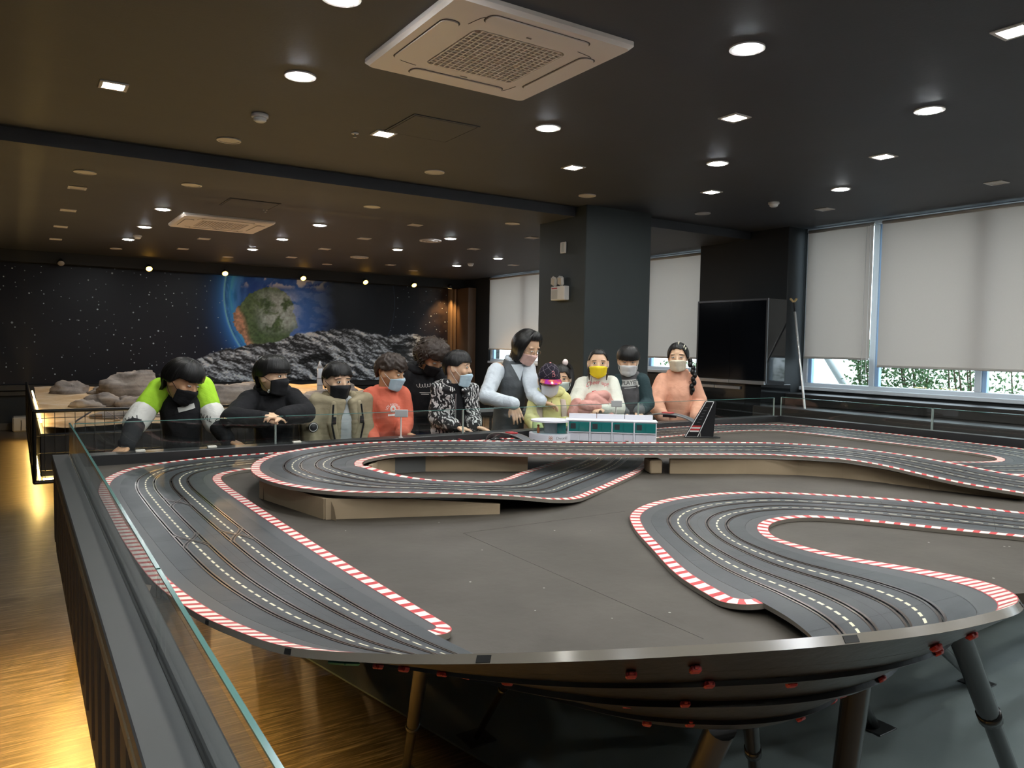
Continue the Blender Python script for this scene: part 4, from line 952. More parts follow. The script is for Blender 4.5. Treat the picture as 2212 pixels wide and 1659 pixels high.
# ---- timing tower
ax = Vector((RT.x, RT.y, 0)).normalized(); ay = Vector((-ax.y, ax.x, 0)); RTW = Matrix((ax, ay, Vector((0, 0, 1)))).transposed(); TP = Vector((3.735, 3.60, ZD))
tw = thing('timing_tower', TP, 'black leaning timing tower with white outline by the far straight', 'model tower')
def prism_xz(mb, poly, y0, y1, R, O, mi=0):
    n = len(poly); vs = [R @ Vector((x, y0, z))+O for x, z in poly]+[R @ Vector((x, y1, z))+O for x, z in poly]
    return mb.add(vs, [(k, n+k, n+(k+1) % n, (k+1) % n) for k in range(n)]+[tuple(range(n)), tuple(range(n, 2*n))[::-1]], mi)
prism_xz(MB(), [(0, 0), (.085, 0), (.188, .245), (.135, .245)], 0, .03, RTW, TP).obj('leaning_panel', mat('tower_black', (.012, .012, .014), .3), tw)
prism_xz(MB(), [(.087, 0), (.19, 0), (.205, .242), (.190, .243)], .004, .04, RTW, TP).obj('rear_brace', mat('tower_black', (.012, .012, .014), .3), tw)
MB().bbox((.0, -.01, 0), (.235, .06, .008), .002, 0, RTW, TP+Vector((0, 0, .0))).obj('base_plate', m_black, tw)
ol = MB(); q4 = [(0.002, .006), (.083, .006), (.186, .243), (.135, .243)]
for k in range(4): a, b_ = q4[k], q4[(k+1) % 4]; ol.tube([RTW @ Vector((a[0], -.001, a[1]))+TP, RTW @ Vector((b_[0], -.001, b_[1]))+TP], .0024, 6)
ol.obj('outline', mat('outline_white', (.8, .8, .78), .4), tw)
for k, c in enumerate(((.75, .74, .7), (.5, .03, .03), (.75, .74, .7), (.5, .03, .03))):
    z = .04+.011*k; x = z*.42; prism_xz(MB(), [(x+.012, z), (x+.072, z), (x+.076, z+.009), (x+.016, z+.009)], -.003, -.0005, RTW, TP).obj('stripe', mat('stripe_%d' % (k % 2), c, .4), tw)
for k in range(6):
    z = .10+.02*k; x = .48*z; prism_xz(MB(), [(x+.03, z), (x+.05, z), (x+.053, z+.007), (x+.033, z+.007)], -.002, -.0005, RTW, TP).obj('number_slot', mat('slot_grey', (.06, .06, .065), .3), tw)
# ---- small sign posts on the back rail
def post(px, ptop, pbot, lab, Y=4.045):
    b_ = at(px, pbot, Y); zb = ZR; t_ = at(px, ptop, Y); t = thing('sign_post', (b_.x, Y, zb), lab, 'sign', 'small sign posts on the back rail')
    MB().tube([(b_.x, Y, zb), (b_.x, Y, t_.z)], .0045, 8).obj('post', mat('post_white', (.62, .60, .56), .4), t); MB().disc((b_.x, Y), .012, zb, zb+.004, 16).obj('foot', mat('post_white', (.62, .60, .56), .4), t)
    R = Matrix((ax, ay, Vector((0, 0, 1)))).transposed()
    MB().bbox((-.038, -.004, -.022), (.038, .004, .022), .002, 0, R, (b_.x, Y-.006, t_.z-.0)).obj('sign_plate', mat('sign_grey', (.50, .50, .49), .4), t)
    MB().bbox((-.033, -.0052, -.018), (.033, -.0042, .018), .0004, 0, R, (b_.x, Y-.006, t_.z-.0)).obj('sign_face', mat('sign_face_grey', (.42, .43, .43), .35), t)
post(866, 893, 935, 'small grey sign on a post in front of the coral shirt'); post(1330, 872, 912, 'small grey sign on a post right of the pink jacket')
# ---- slot cars
def car(p, hd, c, lab, c2=(.02, .02, .02)):
    R = Matrix.Rotation(hd, 3, 'Z'); t = thing('slot_car', p, lab, 'toy car', 'slot cars'); mc = mat('car_paint_%s' % lab.split()[0], c, .25, coat=.5)
    B_ = MB(); B_.loft([(R @ Vector((x, 0, z))+p, R @ Vector((0, w_, 0)), R @ Vector((0, 0, h))) for x, z, w_, h in ((-.065, .016, .022, .008), (-.05, .017, .027, .010), (0, .016, .027, .009), (.04, .014, .025, .007), (.066, .011, .018, .004))], 16, 3)
    B_.obj('body', mc, t); MB().loft([(R @ Vector((x, 0, z))+p, R @ Vector((0, w_, 0)), R @ Vector((0, 0, h))) for x, z, w_, h in ((-.035, .026, .016, .004), (-.02, .030, .018, .008), (.008, .029, .017, .007), (.026, .022, .014, .003))], 14, 2.5).obj('canopy', mat('car_glass', c2, .15), t)
    for sx in (-.042, .042):
        for sy in (-1, 1): MB().lathe(R @ Vector((sx, sy*.020, .0125))+p, R @ Vector((0, sy, 0)), [(0, .0125), (.010, .0125), (.0102, .007)], 16).obj('wheel', m_black, t)
    MB().bbox((-.068, -.026, .030), (-.055, .026, .033), .001, 0, R, p).bbox((-.063, -.018, .02), (-.060, -.015, .031), .0005, 0, R, p).bbox((-.063, .015, .02), (-.060, .018, .031), .0005, 0, R, p).obj('rear_wing', m_clipr, t)
car(Vector((2.10, 3.86, ZS)), radians(176), (.02, .06, .35), 'blue slot car with red wing behind the raised loop'); car(Vector((2.36, 3.80, ZS)), radians(184), (.02, .02, .022), 'black slot car with red wing behind the raised loop', (.3, .02, .02))
# ---- screen kiosk by the pier
ks = thing('display_kiosk', (7.05, 5.97, 0), 'black standing display cabinet with large dark screen', 'screen')
m_side = mat('kiosk_gloss', (.012, .013, .014), .06); s = NT('screen_glass'); s.set(color=(.003, .004, .006), rough=.12, spec=.5); m_scr = s.m
MB().bbox((6.90, 5.47, 1.03), (7.22, 6.48, 1.985), .004).obj('housing', m_side, ks)
MB().bbox((6.888, 5.485, 1.09), (6.8995, 5.975, 1.965), .002).obj('screen_panel', m_scr, ks); MB().bbox((6.888, 5.978, 1.09), (6.8995, 6.465, 1.965), .002).obj('screen_panel', m_scr, ks)
fm = MB().bbox((6.884, 5.462, 1.966), (6.905, 6.488, 1.99), .002).bbox((6.884, 6.467, 1.05), (6.905, 6.488, 1.966), .002).bbox((6.884, 5.462, 1.05), (6.905, 5.484, 1.966), .002); fm.obj('bezel', mat('bezel_steel', (.10, .10, .105), .3, .7), ks)
MB().bbox((6.87, 5.47, 1.035), (6.90, 5.97, 1.075), .004).obj('silver_bar', mat('brushed_silver', (.55, .56, .58), .32, .8), ks); MB().bbox((6.87, 5.975, 1.035), (6.90, 6.48, 1.075), .004).obj('silver_bar', mat('brushed_silver', (.55, .56, .58), .32, .8), ks)
MB().bbox((6.92, 5.55, 0), (7.44, 6.7, 1.03), .004).obj('cabinet', m_side, ks)
MB().bbox((6.895, 5.83, .965), (6.922, 6.2, 1.0), .004).obj('drawer_handle', mat('brushed_silver', (.55, .56, .58), .32, .8), ks); MB().bbox((6.895, 6.21, .965), (6.922, 6.58, 1.0), .004).obj('drawer_handle', mat('brushed_silver', (.55, .56, .58), .32, .8), ks)
# ---- leaning pole
a = at(1717, 674, 5.45); b_ = at(1740, 900, 5.05); d = (b_-a).normalized(); b2 = a+d*((a.z-.0)/-d.z)
lp = thing('window_pole', b2, 'silver pole leaning against the pier beside the screen', 'pole')
MB().tube([a, b2], .013, 12).obj('tube', mat('pole_alu', (.62, .62, .60), .3, .8), lp); MB().tube([a-d*.12, a], .010, 10).obj('sleeve', m_black, lp)
for sg in (-1, 1): MB().limb(a-d*.12, a-d*.16+ax*.03*sg, .010, .014).obj('hook_tip', mat('brass_tip', (.55, .38, .16), .4), lp)
# ---- column fittings
el = atX(1214, 634, 4.775); te = thing('emergency_light', el, 'white twin-head emergency light on the column', 'emergency light'); s_ = 1640/((el-CAMP).dot(FW)); hh = 30/s_/2
dy = .12
MB().bbox((4.715, el.y-dy, el.z-hh), (4.779, el.y+dy, el.z+hh), .006).obj('case', m_white, te)
MB().box((4.7125, el.y+dy*.05, el.z+hh*.62), (4.715, el.y+dy*.85, el.z+hh*.80)).obj('red_stripe', m_clipr, te); MB().box((4.713, el.y+dy*.0, el.z-hh*.8), (4.715, el.y+dy*.88, el.z+hh*.5)).obj('notice', mat('notice_grey', (.48, .47, .44), .5), te)
for yy, ang in ((.085, 18), (-.03, 10)):
    R = Matrix.Rotation(radians(ang), 3, 'X') @ Matrix.Rotation(radians(-12), 3, 'Y'); c = Vector((4.735, el.y+yy, el.z+hh+.055)); MB().bbox((-.02, -.045, -.05), (.02, .045, .05), .02, 0, R, c).obj('lamp_head', m_white, te); MB().bbox((-.0225, -.033, -.036), (-.019, .033, .036), .01, 0, R, c).obj('reflector', mat('reflector', (.55, .53, .5), .25), te)
    MB().tube([c-Vector((0, 0, .05)), (4.74, el.y+yy*.8, el.z+hh)], .01, 8).obj('neck', m_white, te)
sl = atX(1218, 535, 4.777); ts = thing('sensor_lamp', sl, 'narrow white lamp plate high on the column', 'wall lamp')
MB().bbox((4.762, sl.y-.045, sl.z-.058), (4.779, sl.y+.045, sl.z+.058), .004).obj('plate', m_white, ts); MB().bbox((4.758, sl.y-.022, sl.z-.045), (4.762, sl.y+.022, sl.z+.045), .002).obj('lens', mat('sensor_lens', (.5, .52, .5), .2), ts)
# ================================================================== SAND AND ROCK DIORAMA BEHIND
DX0, DX1, DY0, DY1 = .12, 4.62, 7.62, 12.4
s = NT('mars_sand'); g = s.geo(); n = s.noise(3.5, g, 6, .6); n2 = s.noise(30, g, 4)
s.set(color=s.ramp(n, [(.3, (.42, .27, .14)), (.55, (.60, .44, .27)), (.75, (.62, .52, .42))]), rough=.9, spec=.15); s.bump(n2, .5, .01); m_sand = s.m
s = NT('rock_stone'); g = s.obj(); n = s.noise(6, g, 8, .65, .6); st_ = s.noise(1, s.mapv(g, (2, 2, 26)), 4)
s.set(color=s.ramp(s.math('MULTIPLY_ADD', st_, .45, s.math('MULTIPLY', n, .55)), [(.32, (.10, .085, .075)), (.5, (.27, .23, .20)), (.68, (.42, .36, .30))]), rough=.85, spec=.2); s.bump(n, .6, .02); m_rock = s.m
N = 80; P = []
for j in range(N+1):
    row = []
    for i in range(N+1):
        x = DX0+.06+(DX1-DX0-.12)*i/N; y = DY0+.06+(DY1-DY0-.12)*j/N
        h = .655+.016*(y-DY0)+.035*mnoise.noise(Vector((x*1.3, y*1.3, 0)))+.02*mnoise.noise(Vector((x*4, y*4, 3)))+.05*max(0, mnoise.noise(Vector((x*.8+4, y*.8, 7))))
        row.append((x, y, h))
    P.append(row)
MB().grid(P).obj('sand_ground', m_sand); tag(COL.objects['sand_ground'], 'golden sandy ground of the planet diorama behind the children', 'sand', kind='stuff')
dz = lambda x, y: .655+.016*(y-DY0)
pl = thing('diorama_box', (2.4, 10, .2), 'raised black box carrying the sandy planet landscape', 'display base')
MB().bbox((DX0+.03, DY0+.03, .22), (DX1-.03, DY1-.03, .60), .01).obj('box', m_black, pl)
for x in (.6, 2.4, 4.2):
    for y in (7.9, 12.0): MB().bbox((x-.05, y-.05, 0), (x+.05, y+.05, .22), .005).obj('foot', m_black, pl)
MB().bbox((DX0+.02, DY0+.05, .19), (DX0+.035, DY1, .215), .002).obj('led_strip', emit('led_warm2', (1.0, .66, .20), 70), pl); MB().bbox((DX0+.05, DY0+.02, .19), (DX1, DY0+.035, .215), .002).obj('led_strip', emit('led_warm2', (1.0, .66, .20), 70), pl)
MB().bbox((DX0+.035, DY0+.1, .69), (DX0+.05, DY1-.1, .70), .002).obj('sand_light_strip', emit('led_warm3', (1.0, .66, .24), 45), pl)
fe = thing('mesh_fence', (2.4, 7.6, .2), 'black steel mesh fence around the planet diorama', 'fence')
def fence_run(a, b_, zt, zb, npan):
    a, b_ = Vector(a), Vector(b_); f_ = lambda t, z: Vector((a.x+(b_.x-a.x)*t, a.y+(b_.y-a.y)*t, z))
    MB().tube([f_(0, zt), f_(1, zt)], .016, 8).obj('top_rail', m_blackm, fe); MB().tube([f_(0, zb), f_(1, zb)], .018, 8).obj('bottom_rail', m_blackm, fe)
    for k in range(npan+1): MB().tube([f_(k/npan, zb), f_(k/npan, zt)], .016, 8).obj('post', m_blackm, fe)
    L = (b_-a).length; w_ = MB(); n = int(L/.075)
    for k in range(1, n): w_.tube([f_(k/n, zb), f_(k/n, zt)], .0028, 5)
    for z in np.arange(zb+.1, zt, .15): w_.tube([f_(0, z), f_(1, z)], .0028, 5)
    tag(w_.obj('wire_mesh', m_blackm, fe), kind='stuff')
fence_run((.11, 7.6), (4.66, 7.6), .80, .19, 4); fence_run((.11, 7.6), (.10, 12.4), .80, .19, 5)
def rock(x, y, sx, sy, sz, seed, lab, lay=0.0, mt=None):
    rg = random.Random(seed); N1, N2 = 28, 18; z0 = dz(x, y); rows_ = []
    for j in range(N2+1):
        th = pi*j/N2; r_ = []
        for k in range(N1):
            ph = 2*pi*k/N1; v = Vector((sin(th)*cos(ph), sin(th)*sin(ph), cos(th))); o = Vector((seed*3.1, seed*1.7, 0))
            m_ = 1+.34*mnoise.noise(v*1.5+o)+.20*mnoise.noise(v*3.5+o)+.08*mnoise.noise(v*8+o)+lay*.06*sin(v.z*17+2*mnoise.noise(v*2+o))
            q = Vector((v.x*sx*m_, v.y*sy*m_, v.z*sz*m_)); r_.append((x+q.x, y+q.y, max(z0-.012, z0+.25*sz+q.z)))
        r_.append(r_[0]); rows_.append(r_)
    o = MB().grid(rows_).obj('rock', mt or m_rock); tag(o, lab, 'rock', 'rocks of the planet diorama')
    return o
RK = [(1.2, 10.4, .36, .26, .26, 1, 'tall layered grey rock left of the neon-sleeved boy', 1), (1.5, 10.5, .2, .2, .16, 2, 'smaller rock leaning on the tall layered rock', 1), (.55, 11.2, .22, .2, .13, 3, 'rounded tan boulder near the left fence', 0), (.95, 10.9, .2, .2, .10, 4, 'grey rock left of the tall layered rock', 0), (.8, 9.5, .2, .15, .10, 5, 'bluish grey rock low in the sand on the left', 0), (1.05, 9.4, .17, .13, .09, 6, 'small grey rock in the left rock row', 0), (1.3, 9.35, .15, .13, .08, 7, 'small tan rock at the end of the left rock row', 0), (.6, 9.3, .16, .12, .07, 8, 'flat grey rock at the left end of the rock row', 0),
      (2.0, 8.9, .42, .3, .19, 9, 'large smooth grey boulder between the two leftmost boys', 0), (2.35, 8.75, .3, .22, .15, 10, 'grey boulder beside the black hoodie', 0), (2.35, 10.6, .2, .16, .10, 11, 'tan lumpy rock left of the bowl-cut boy\'s head', 0), (2.75, 10.8, .25, .2, .12, 12, 'golden lumpy rock behind the bowl-cut boy', 0), (3.25, 9.6, .22, .16, .10, 13, 'grey cobbled rock left of the rocket', 0), (3.1, 9.4, .18, .14, .08, 14, 'low grey rock before the rocket', 0), (3.62, 9.7, .2, .16, .15, 15, 'pointed brown rock right of the rocket', 0), (3.85, 9.5, .22, .18, .09, 16, 'tan rock behind the khaki jacket boy', 0), (4.35, 8.6, .25, .2, .12, 17, 'grey boulder at the right end behind the patterned jacket', 0), (1.9, 8.1, .25, .15, .06, 18, 'flat sandy stone near the front fence', 0), (.9, 8.3, .3, .2, .05, 19, 'low sandy mound at the front left fence', 0)]
for r_ in RK: rock(*r_)
# rocket model
rp = Vector((3.42, 10.0, dz(3.42, 10)+.0)); tk = thing('model_rocket', rp, 'slim grey model rocket standing on the diorama', 'model rocket')
MB().lathe(rp, (0, 0, 1), [(0, .035), (.02, .04), (.25, .04), (.26, .036), (.38, .034)], 18).obj('hull', mat('rocket_grey', (.42, .44, .47), .45), tk); MB().lathe(rp+Vector((0, 0, .38)), (0, 0, 1), [(0, .034), (.05, .022), (.10, .004)], 18).obj('nose_cone', mat('rocket_grey', (.42, .44, .47), .45), tk)
for k in range(3): MB().lathe(rp+Vector((0, 0, .06+.09*k)), (0, 0, 1), [(0, .0415), (.012, .0415)], 18).obj('band', mat('rocket_band', (.2, .21, .23), .5), tk)
for k in range(4):
    R = Matrix.Rotation(k*pi/2+.4, 3, 'Z'); MB().add([R @ Vector(q)+rp for q in ((.035, -.003, .12), (.035, .003, .12), (.08, .003, 0), (.08, -.003, 0), (.035, -.003, 0), (.035, .003, 0))], [(0, 1, 2, 3), (0, 3, 4), (1, 5, 2), (0, 4, 5, 1), (3, 2, 5, 4)]).obj('fin', mat('rocket_band', (.2, .21, .23), .5), tk)
# solar probe on the sand
pr_ = Vector((.62, 7.95, dz(.6, 7.95)+.01)); sp2 = thing('model_probe', pr_, 'small model lander with grey solar panels on the sand', 'model lander')
MB().bbox((-.03, -.03, .02), (.03, .03, .06), .004, 0, None, pr_).obj('body', m_brown2, sp2)
for sg in (-1, 1): MB().bbox((-.09, -.05, -.002), (.09, .05, .002), .001, 0, Matrix.Rotation(radians(35*sg), 3, 'Y'), pr_+Vector((.11*sg, 0, .05))).obj('solar_panel', mat('solar_blue', (.10, .11, .16), .3), sp2)
# old white box by the back wall
bx = thing('white_box', (.05, 13.75, 0), 'small white case on the floor by the mural wall', 'box')
MB().bbox((-.08, 13.6, 0), (.14, 13.9, .22), .02).obj('case', mat('case_white', (.52, .47, .40), .5), bx); MB().tube([(.03, 13.595, .02), (.035, 13.59, .12), (.03, 13.61, .2)], .005, 6).obj('cable', m_black, bx)
# table with things behind the woman
sd2 = thing('side_table', (4.0, 6.4, 0), 'dark side table behind the patterned jacket', 'table')
MB().bbox((3.55, 6.25, .74), (4.45, 6.6, .78), .005).obj('top', m_black, sd2)
for x in (3.6, 4.4):
    for y in (6.29, 6.56): MB().bbox((x-.02, y-.02, 0), (x+.02, y+.02, .74), .003).obj('leg', m_black, sd2)
# ================================================================== PEOPLE
def skin_mat(name, c):
    if name in MATS: return MATS[name]
    s = NT(name); n = s.noise(14, s.obj(), 3); c = lin(c)
    s.set(color=s.mix(n, tuple(x*.92 for x in c), tuple(min(1, x*1.06) for x in c)), rough=.5, spec=.35)
    s.bs.inputs['Subsurface Weight'].default_value = .12; s.bs.inputs['Subsurface Radius'].default_value = (.01, .004, .002); MATS[name] = s.m; return s.m
def cloth(name, c, rough=.85, amp=.12):
    if name in MATS: return MATS[name]
    s = NT(name); c = lin(c) if max(c) > 1 else c; g = s.geo(); n = s.noise(9, g, 4); w_ = s.noise(420, g, 2); wr = s.noise(1, s.mapv(g, (17, 17, 26)), 3, .5, 1.8)
    s.set(color=s.mix(n, tuple(x*(1-amp) for x in c), tuple(min(1, x*(1+amp)) for x in c)), rough=rough, spec=.2); s.bump(s.math('ADD', s.math('MULTIPLY', w_, .06), wr), .22, .012); MATS[name] = s.m; return s.m
def hair_mat(name, c, rough=.36):
    if name in MATS: return MATS[name]
    s = NT(name); uv = s.n('UVMap'); n = s.noise(1, s.mapv(uv.outputs[0], (150, 2.2, 1)), 3)
    s.set(color=s.mix(n, tuple(x*.6 for x in c), tuple(x*1.5 for x in c)), rough=rough, spec=.38); s.bump(n, .55, .004); MATS[name] = s.m; return s.m
SK1, SK2 = skin_mat('skin_light', (232, 192, 160)), skin_mat('skin_tan', (206, 158, 122))
HB, HBR = hair_mat('hair_black', (.0065, .006, .006)), hair_mat('hair_brown', (.035, .023, .017), .45)
m_eyew, m_iris, m_lash = mat('eye_white', (.72, .70, .67), .25), mat('iris_dark', (.02, .012, .01), .12), mat('lash_dark', (.015, .012, .011), .6)
def folds(amp, freq=(7, 7, 3.5), seed=0):
    def fn(me):
        n = len(me.vertices); co = np.zeros(n*3, np.float32); no = np.zeros(n*3, np.float32); me.vertices.foreach_get('co', co); me.vertex_normals.foreach_get('vector', no)
        co = co.reshape(-1, 3); no = no.reshape(-1, 3); d = np.zeros(n, np.float32); F1 = Vector(freq)
        for i in range(n):
            p = co[i]; q = Vector((p[0]*freq[0]*1.3+seed, p[1]*freq[1]*1.3, p[2]*freq[2]*1.8+p[0]*4)); a = mnoise.noise(q); b = mnoise.noise(q*2.6+Vector((5, 1, 2)))
            d[i] = (1-2.4*abs(a))*.65+(1-2.4*abs(b))*.28
        me.vertices.foreach_set('co', (co+no*(d*amp)[:, None]).ravel()); me.update()
    return fn
def shin(a, b):
    m = (a+b)/2; u = Vector((0, 0, .022)); return a.lerp(m, .17)+u, b.lerp(m, .17)+u
class Person:
    def __init__(P, label, head, yaw, pitch, roll=0, hs=.95, skin=SK1, group=None):
        """head: centre of head; yaw: facing (0 = photographer, + = photo right); pitch: + looks down"""
        P.h = Vector(head); P.hs = hs; P.skin = skin; f = facing(P.h, yaw); r = Vector((0, 0, 1)).cross(f)*-1     # r: person's right
        f2 = f*cos(radians(pitch))-Vector((0, 0, 1))*sin(radians(pitch)); u = (Vector((0, 0, 1))*cos(radians(pitch))+f*sin(radians(pitch)))
        x = f2.cross(u).normalized()                                                                          # person's right... local +x
        R = Matrix.Rotation(radians(roll), 3, f2); u, x = R @ u, R @ x
        P.R = Matrix((x, f2, u)).transposed(); P.f = f; P.body = MB()
        P.t = thing('person', (P.h.x, P.h.y, 0), label, 'person', group); P.head()
    def L(P, x, y, z): return P.h+P.R @ (Vector((x, y, z))*P.hs)
    def hsurf(P, th, ph, k=1.0, dz=0):
        """point on the head surface; ph 0 = face front, th 0 = crown"""
        x, y, z = sin(th)*sin(ph), sin(th)*cos(ph), cos(th)
        a, b, c = .074, .090, .108
        X, Y, Z = x*a, y*b, z*c
        if z < 0: t = -z; X *= 1-.26*t**1.4; Y = Y*(1-.22*t**1.5)+.014*t
        if y > 0: Y -= .006*y*y*(1 if z < .35 else .4)
        return Vector((X, Y, Z))*k
    def head(P):
        NU, NV = 36, 24; vs = []; B = P.body
        rows_ = [[P.L(*P.hsurf(pi*j/NV, 2*pi*k/NU)) for k in range(NU)] for j in range(1, NV)]
        vs = [P.L(*P.hsurf(0, 0))]+[q for r in rows_ for q in r]+[P.L(*P.hsurf(pi, 0))]
        fs = [(0, 1+(k+1) % NU, 1+k) for k in range(NU)]
        for j in range(NV-2):
            for k in range(NU): a = 1+j*NU; fs.append((a+k, a+(k+1) % NU, a+NU+(k+1) % NU, a+NU+k))
        e_ = len(vs)-1; a = 1+(NV-2)*NU; fs += [(e_, a+k, a+(k+1) % NU) for k in range(NU)]
        B.add(vs, fs, 0, True)
        B.limb(P.L(0, .080, .010), P.L(0, .0955, -.022), .0075*P.hs, .0115*P.hs)                    # nose
        for sx in (-1, 1):
            B.ell(P.L(.009*sx, .087, -.025), [P.R @ Vector(v)*P.hs for v in ((.008, 0, 0), (0, .008, 0), (0, 0, .007))])
            B.ell(P.L(.078*sx, -.006, -.008), [P.R @ Vector(v)*P.hs for v in ((.008*1, .006*sx*0, 0), (-.004*sx, .019, 0), (0, -.004, .031))])   # ears
            B.ell(P.L(.033*sx, .066, .026), [P.R @ Vector(v)*P.hs for v in ((.024, 0, 0), (0, .014, 0), (0, 0, .010))])    # brow
            B.ell(P.L(.040*sx, .055, -.022), [P.R @ Vector(v)*P.hs for v in ((.024, 0, 0), (0, .022, 0), (0, 0, .022))])   # cheek
        B.ell(P.L(0, .074, -.050), [P.R @ Vector(v)*P.hs for v in ((.022, 0, 0), (0, .012, 0), (0, 0, .010))])             # mouth
        B.ell(P.L(0, .066, -.084), [P.R @ Vector(v)*P.hs for v in ((.022, 0, 0), (0, .016, 0), (0, 0, .015))])             # chin
    def eyes(P, mode='open'):
        for sx in (-1, 1):
            c = P.L(.031*sx, .0775, .006); ax_ = lambda a, b, c_: [P.R @ Vector((a, 0, 0))*P.hs, P.R @ Vector((0, b, 0))*P.hs, P.R @ Vector((0, 0, c_))*P.hs]
            e_ = MB().ell(c, ax_(.0135, .007, .0062 if mode == 'open' else .0038), 14, 8).obj('eye', m_eyew, P.t)
            MB().ell(P.L(.031*sx, .0815, .006 if mode == 'open' else .0045), ax_(.0058, .0045, .0058 if mode == 'open' else .0034), 12, 8).obj('iris', m_iris, e_)
            arc = [P.L((.031+.0155*(k/4-1))*sx*1.0, .0825-.006*abs(k/4-1)**2, .0125-.0055*(k/4-1)**2-(0 if mode == 'open' else .005)) for k in range(9)]
            MB().tube(arc, [.0006]+[.0014]*7+[.0006], 6).obj('eyelash_line', m_lash, e_)
            bw = [P.L((.032+.019*(k/4-1))*sx, .0835-.010*abs(k/4-1)**2, .030-.004*(k/4-1)**2) for k in range(9)]
            MB().tube(bw, [.0008]+[.0022]*7+[.0008], 6).obj('eyebrow', m_lash, P.t)
    def hair(P, m, front=1.18, side=1.62, back=2.2, thick=.014, rag=.05, seed=1, bulge=0.0, wave=0.0, name='hair', part=0.0, fr_w=.85, tuck=True, lump=0.0):
        """cap of hair; front/side/back: polar angle where the rim lies; fr_w: half width of the fringe"""
        NU, NV = 96, 26; M_ = MB(); out, inn = [], []
        def rim(ph):
            a = abs((ph+pi) % (2*pi)-pi)
            if a < fr_w: r = front+(.06*cos(a*5+seed))*part
            elif a < fr_w+.55: t = (a-fr_w)/.55; r = front+(side-front)*(t*t*(3-2*t))
            elif a < 2.0: r = side
            else: t = min(1, (a-2.0)/.7); r = side+(back-side)*t*t*(3-2*t)
            return r+rag*mnoise.noise(Vector((ph*9, seed, 0)))
        for j in range(NV+1):
            ro, ri, uv = [], [], []
            for k in range(NU+1):
                ph = 2*pi*(k % NU)/NU; tm = rim(ph); t = j/NV; th = tm*t
                th_ = min(th, 2.05); q = P.hsurf(th_, ph); nrm = Vector((q.x/.074**2, q.y/.09**2, q.z/.108**2)).normalized()
                if th > 2.05: q = q+Vector((0, 0, -(th-2.05)*.10))
                st = mnoise.noise(Vector((ph*26, th*1.2, seed)))*.6+mnoise.noise(Vector((ph*60, th*2.0, seed+4)))*.4
                tk = thick*(.75+.35*sin(min(1, t*1.1)*pi*.75))+st*.0035+bulge*max(0, sin(t*pi*.95))
                if wave: tk += wave*mnoise.noise(Vector((ph*3.5+th*2.4, th*5.5, seed+9)))
                if lump: tk += lump*abs(mnoise.noise(Vector((q.x*60, q.y*60, q.z*60+seed))))
                ro.append(P.L(*(q+nrm*tk))); ri.append(P.L(*(q+nrm*(.0015 if t < 1 else tk*.25))))
            out.append(ro); inn.append(ri)
        uv = [[(k/NU, j/NV) for k in range(NU+1)] for j in range(NV+1)]
        M_.grid([r for r in out]+[inn[-1], inn[-3], inn[-6]], 0, True, uv+[[(k/NU, 1) for k in range(NU+1)]]*3)
        return M_.obj(name, m, P.t)
    def mask(P, m, style='flat', top=-.012, bot=-.114, strap=None, name='face_mask', low=0.0):
        """covers nose to chin; style flat (pleated) or beak (pointed)"""
        NU, NV = 22, 14; rows_ = []
        for j in range(NV+1):
            v = j/NV; r_ = []
            for k in range(NU+1):
                u = -1+2*k/NU; ang = u*1.12
                z = top+(bot-top)*v; zz = z+ (.016*(abs(u)**1.6)*(-1 if v < .5 else 1)*abs(v-.5)*2)
                if style == 'beak': zz = z*1.0+ (-.012*abs(u)**1.3 if v < .5 else .030*abs(u)**1.1)*abs(v-.5)*2
                t_ = max(0, -zz/.108); y0 = float(np.interp(-zz, (0, .012, .026, .045, .070, .092, .106, .122), (.094, .102, .1125, .106, .0985, .0945, .086, .068)))
                if style == 'beak': y0 += .006*max(0, 1-abs(u)*1.4)*sin(pi*min(1, v))
                else: y0 += .0012*sin(v*pi*7)*(1-u*u)
                q = Vector((.0835*sin(ang)*(1-.22*t_), y0*(cos(ang)**1.15)*(1-.10*exp_(-((abs(u)-.45)/.2)**2))+.004, zz))
                r_.append(P.L(q.x, q.y, q.z+low))
            rows_.append(r_)
        M_ = MB().grid(rows_); o = M_.obj(name, m, P.t); sm_ = o.modifiers.new('thickness', 'SOLIDIFY'); sm_.thickness = .0016; sm_.offset = 0
        for k, sx in ((0, -1), (NU, 1)):
            a, b = rows_[1][k], rows_[NV-1][k]; ear = P.L(.083*sx, -.020, .012); ear2 = P.L(.080*sx, -.022, -.030)
            MB().tube([a, a.lerp(ear, .6)+P.R @ Vector((.004*sx, 0, 0)), ear, ear2, ear2.lerp(b, .5)+P.R @ Vector((.006*sx, 0, 0)), b], .0015, 6).obj('ear_loop', strap or m, o)
        return o
    def arm(P, pts, rs, hand=None, size=1.0, spread=.25, curl=.5, palm=(0, 0, -1), flip=1):
        """pts: shoulder, elbow, wrist; hand: direction the fingers point"""
        P.body.chain(pts, rs)
        if hand is not None: P.hand(Vector(pts[-1]), Vector(hand).normalized(), Vector(palm), size, spread, curl, flip)
